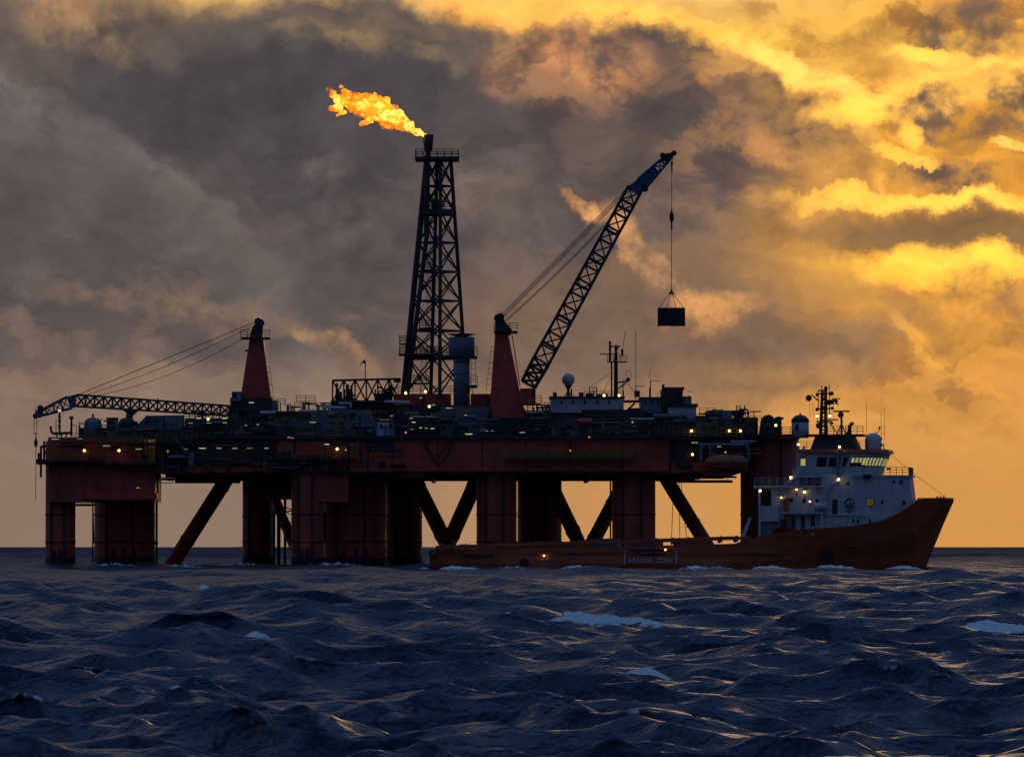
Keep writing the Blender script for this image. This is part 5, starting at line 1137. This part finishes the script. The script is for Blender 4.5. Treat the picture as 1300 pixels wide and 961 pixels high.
for (p, q, r) in ((1025.5, 506, .42), (1036, 502, .22), (1054, 500.5, .3), (1036, 520.5, .25), (1055, 519, .22), (1047, 493.5, .25), (1038, 541, .4), (1054.5, 538, .2)): ball('mast_lantern', 'steel', ship, sp(p, q), r)
multi('mast_arm', 'steel', ship, [(sp(1029.5, 502), sp(1038, 510), .12), (sp(1046, 512), sp(1057, 511), .45), (sp(1055, 507), sp(1065, 507), .1), (sp(1059, 513), sp(1063, 514), .12), (sp(1058, 508), sp(1061, 512), .3)])
rs = multi('radar_scanner', 'steel', ship, [(sp(1056, 523), sp(1076.5, 523), .14), (sp(1066, 523), sp(1066, 529), .2)]); ball('radar_motor', 'steel', rs, sp(1065.5, 527.5), .4); tube('radar_post', 'steel', ship, sp(1066.5, 553), sp(1066.5, 528), .14, 8)
multi('radar_stay', 'steel', ship, [(sp(1060, 553), sp(1066.5, 538), .09), (sp(1072, 553), sp(1066.5, 538), .09), (sp(1049, 535), sp(1062, 552), .08)])
for (p, q0, q1) in ((1097, 553, 512), (1119.5, 560, 520), (1115.5, 560, 525), (1026, 530, 510), (1030, 530, 512)): tube('whip_antenna', 'steel', ship, sp(p, q0, 1), sp(p - .4, q1, 1), .028, 5)
c = sp(1107, 574, -1); dm = lathe('satellite_dome', 'dome', ship, c, [(.95, sz(574)), (1.05, sz(570)), (1.05, sz(559)), (.9, sz(554.5)), (.5, sz(551.5)), (.02, sz(550.5))], 24); tube('dome_base', 'white', dm, sp(1107, 577, -1), sp(1107, 573.8, -1), .5, 14)
for (p, q) in ((1116.5, 558), (1117, 566)): ball('small_dome', 'bluegrey', ship, sp(p, q, -1), .2)
for (p, q0) in ((1116.5, 559), (1120, 564), (1112, 566)): tube('dome_post', 'steel', ship, sp(p, 573, -1), sp(p, q0, -1), .07, 6)
multi('searchlight', 'steel', ship, [(sp(1109.5, 551, -1), sp(1113, 550, -1), .06), (sp(1113, 550, -1), sp(1115, 545.5, -1), .06), (sp(1114.7, 546, -1), sp(1115, 542.5, -1), .14)])
# exhaust pipes, crane posts and rescue gear on the near side
multi('exhaust_pipe', 'bluegrey', ship, [(sp(1068, 606, -6.9), sp(1068, 580, -6.9), .27), (sp(1068, 580, -6.9), sp(1070.5, 572, -6.9), .25)]); multi('exhaust_pipe', 'white', ship, [(sp(1053, 652, -7.3), sp(1053, 628, -7.3), .25), (sp(1053, 628, -7.3), sp(1060, 616, -7.3), .25), (sp(1060, 616, -7.3), sp(1068, 611, -7.3), .22)])
multi('crane_post', 'white', ship, [(sp(1017, 620, -6.7), sp(1018, 585, -6.7), .18), (sp(1018, 585, -6.7), sp(1027, 568, -6.7), .2), (sp(1001, 618, -7), sp(1019, 603, -7), .22), (sp(1014, 600, -6.8), sp(1017, 618, -6.8), .15)]); railing('white', ship, [sp(1012, 605, -6.8), sp(1050, 605, -6.8)], .8, .9, .035); sb('bridge_deck', 'white', ship, 1008, 1052, 605, 607, -7, 7); tier('house_core', 'white', ship, plan(1012, 1050, 5.4, 5.4), 619, plan(1012, 1050, 5.4, 5.4), 606)
for k in range(3): sb('locker', 'redship', ship, 1024 + k * 9, 1030 + k * 9, 609, 616, -6.3, -5.6)
rb = thing('rescue_boat', 'small dark red rescue boat stowed on the ship beside the white house', 'boat', (sx(1002), -7, sz(675)))
loft('hull', 'redship', rb, [[(sx(p), -7.2 + y * w, sz(676 - 5 * (1 if z_ else 0)) + z_ * 0) for y, z_ in ((-1, 1), (0, 0), (1, 1))] for p, w in ((988, .5), (992, .85), (1010, .85), (1016, .1))]); sb('console', 'black', rb, 997, 1004, 660, 671, -7.5, -6.7); multi('cradle', 'steel', rb, [(sp(994, 690, -7.2), sp(994, 674, -7.2), .12), (sp(1009, 690, -7.2), sp(1009, 674, -7.2), .12)])
loft('davit_arm', 'redship', rb, [[(sx(p), -7.0 + d, sz(q)) for p, q in ((1000, 636), (1007, 632), (1008, 676), (1003, 676))] for d in (-.2, .2)])
loft('life_raft', 'white', ship, [[(sx(p), -7.4 + .55 * math.cos(t), sz(644) + .55 * math.sin(t)) for t in [k * math.pi / 5 for k in range(10)]] for p in (1040, 1054)], smooth_=True)
sb('blue_locker', 'blue', ship, 1012, 1022, 675, 682, -7.2, -6.2)
for p in (1028, 1036): sb('freeing_post', 'white', ship, p, p + 3, 668, 680, -7.7, -7.3)
# ship lights
def ship_lamp(p, q, y, r=.16, mat='flood'):
    o = ball('floodlight', mat, ship, sp(p, q, y), r, 2); c_ = sp(p, q, y); box('lamp_hood', 'steel', o, c_.x - .2, c_.x + .2, y - .1, y + .35, c_.z + r + .02, c_.z + r + .1); tube('lamp_stem', 'steel', o, (c_.x, y + .2, c_.z - .8), (c_.x, y + .2, c_.z + r), .05, 5)
for p, q, y in ((1019, 566, -6.6), (1070.5, 569.5, -7.3), (1069.5, 610, -7.6), (1010, 607.5, -7.2), (972.5, 624, -7.7), (1027, 625.5, -7.0), (1036.5, 529, -.6), (1052.5, 529, -.6)): ship_lamp(p, q, y)
for p, q, y in ((1017, 622.5, -7.1), (998, 632.5, -7.0), (1034, 637.5, -7.5), (703, 705, -8.2), (855, 697.5, -8.2)): ship_lamp(p, q, y, .12, 'warm')
XF.pop()
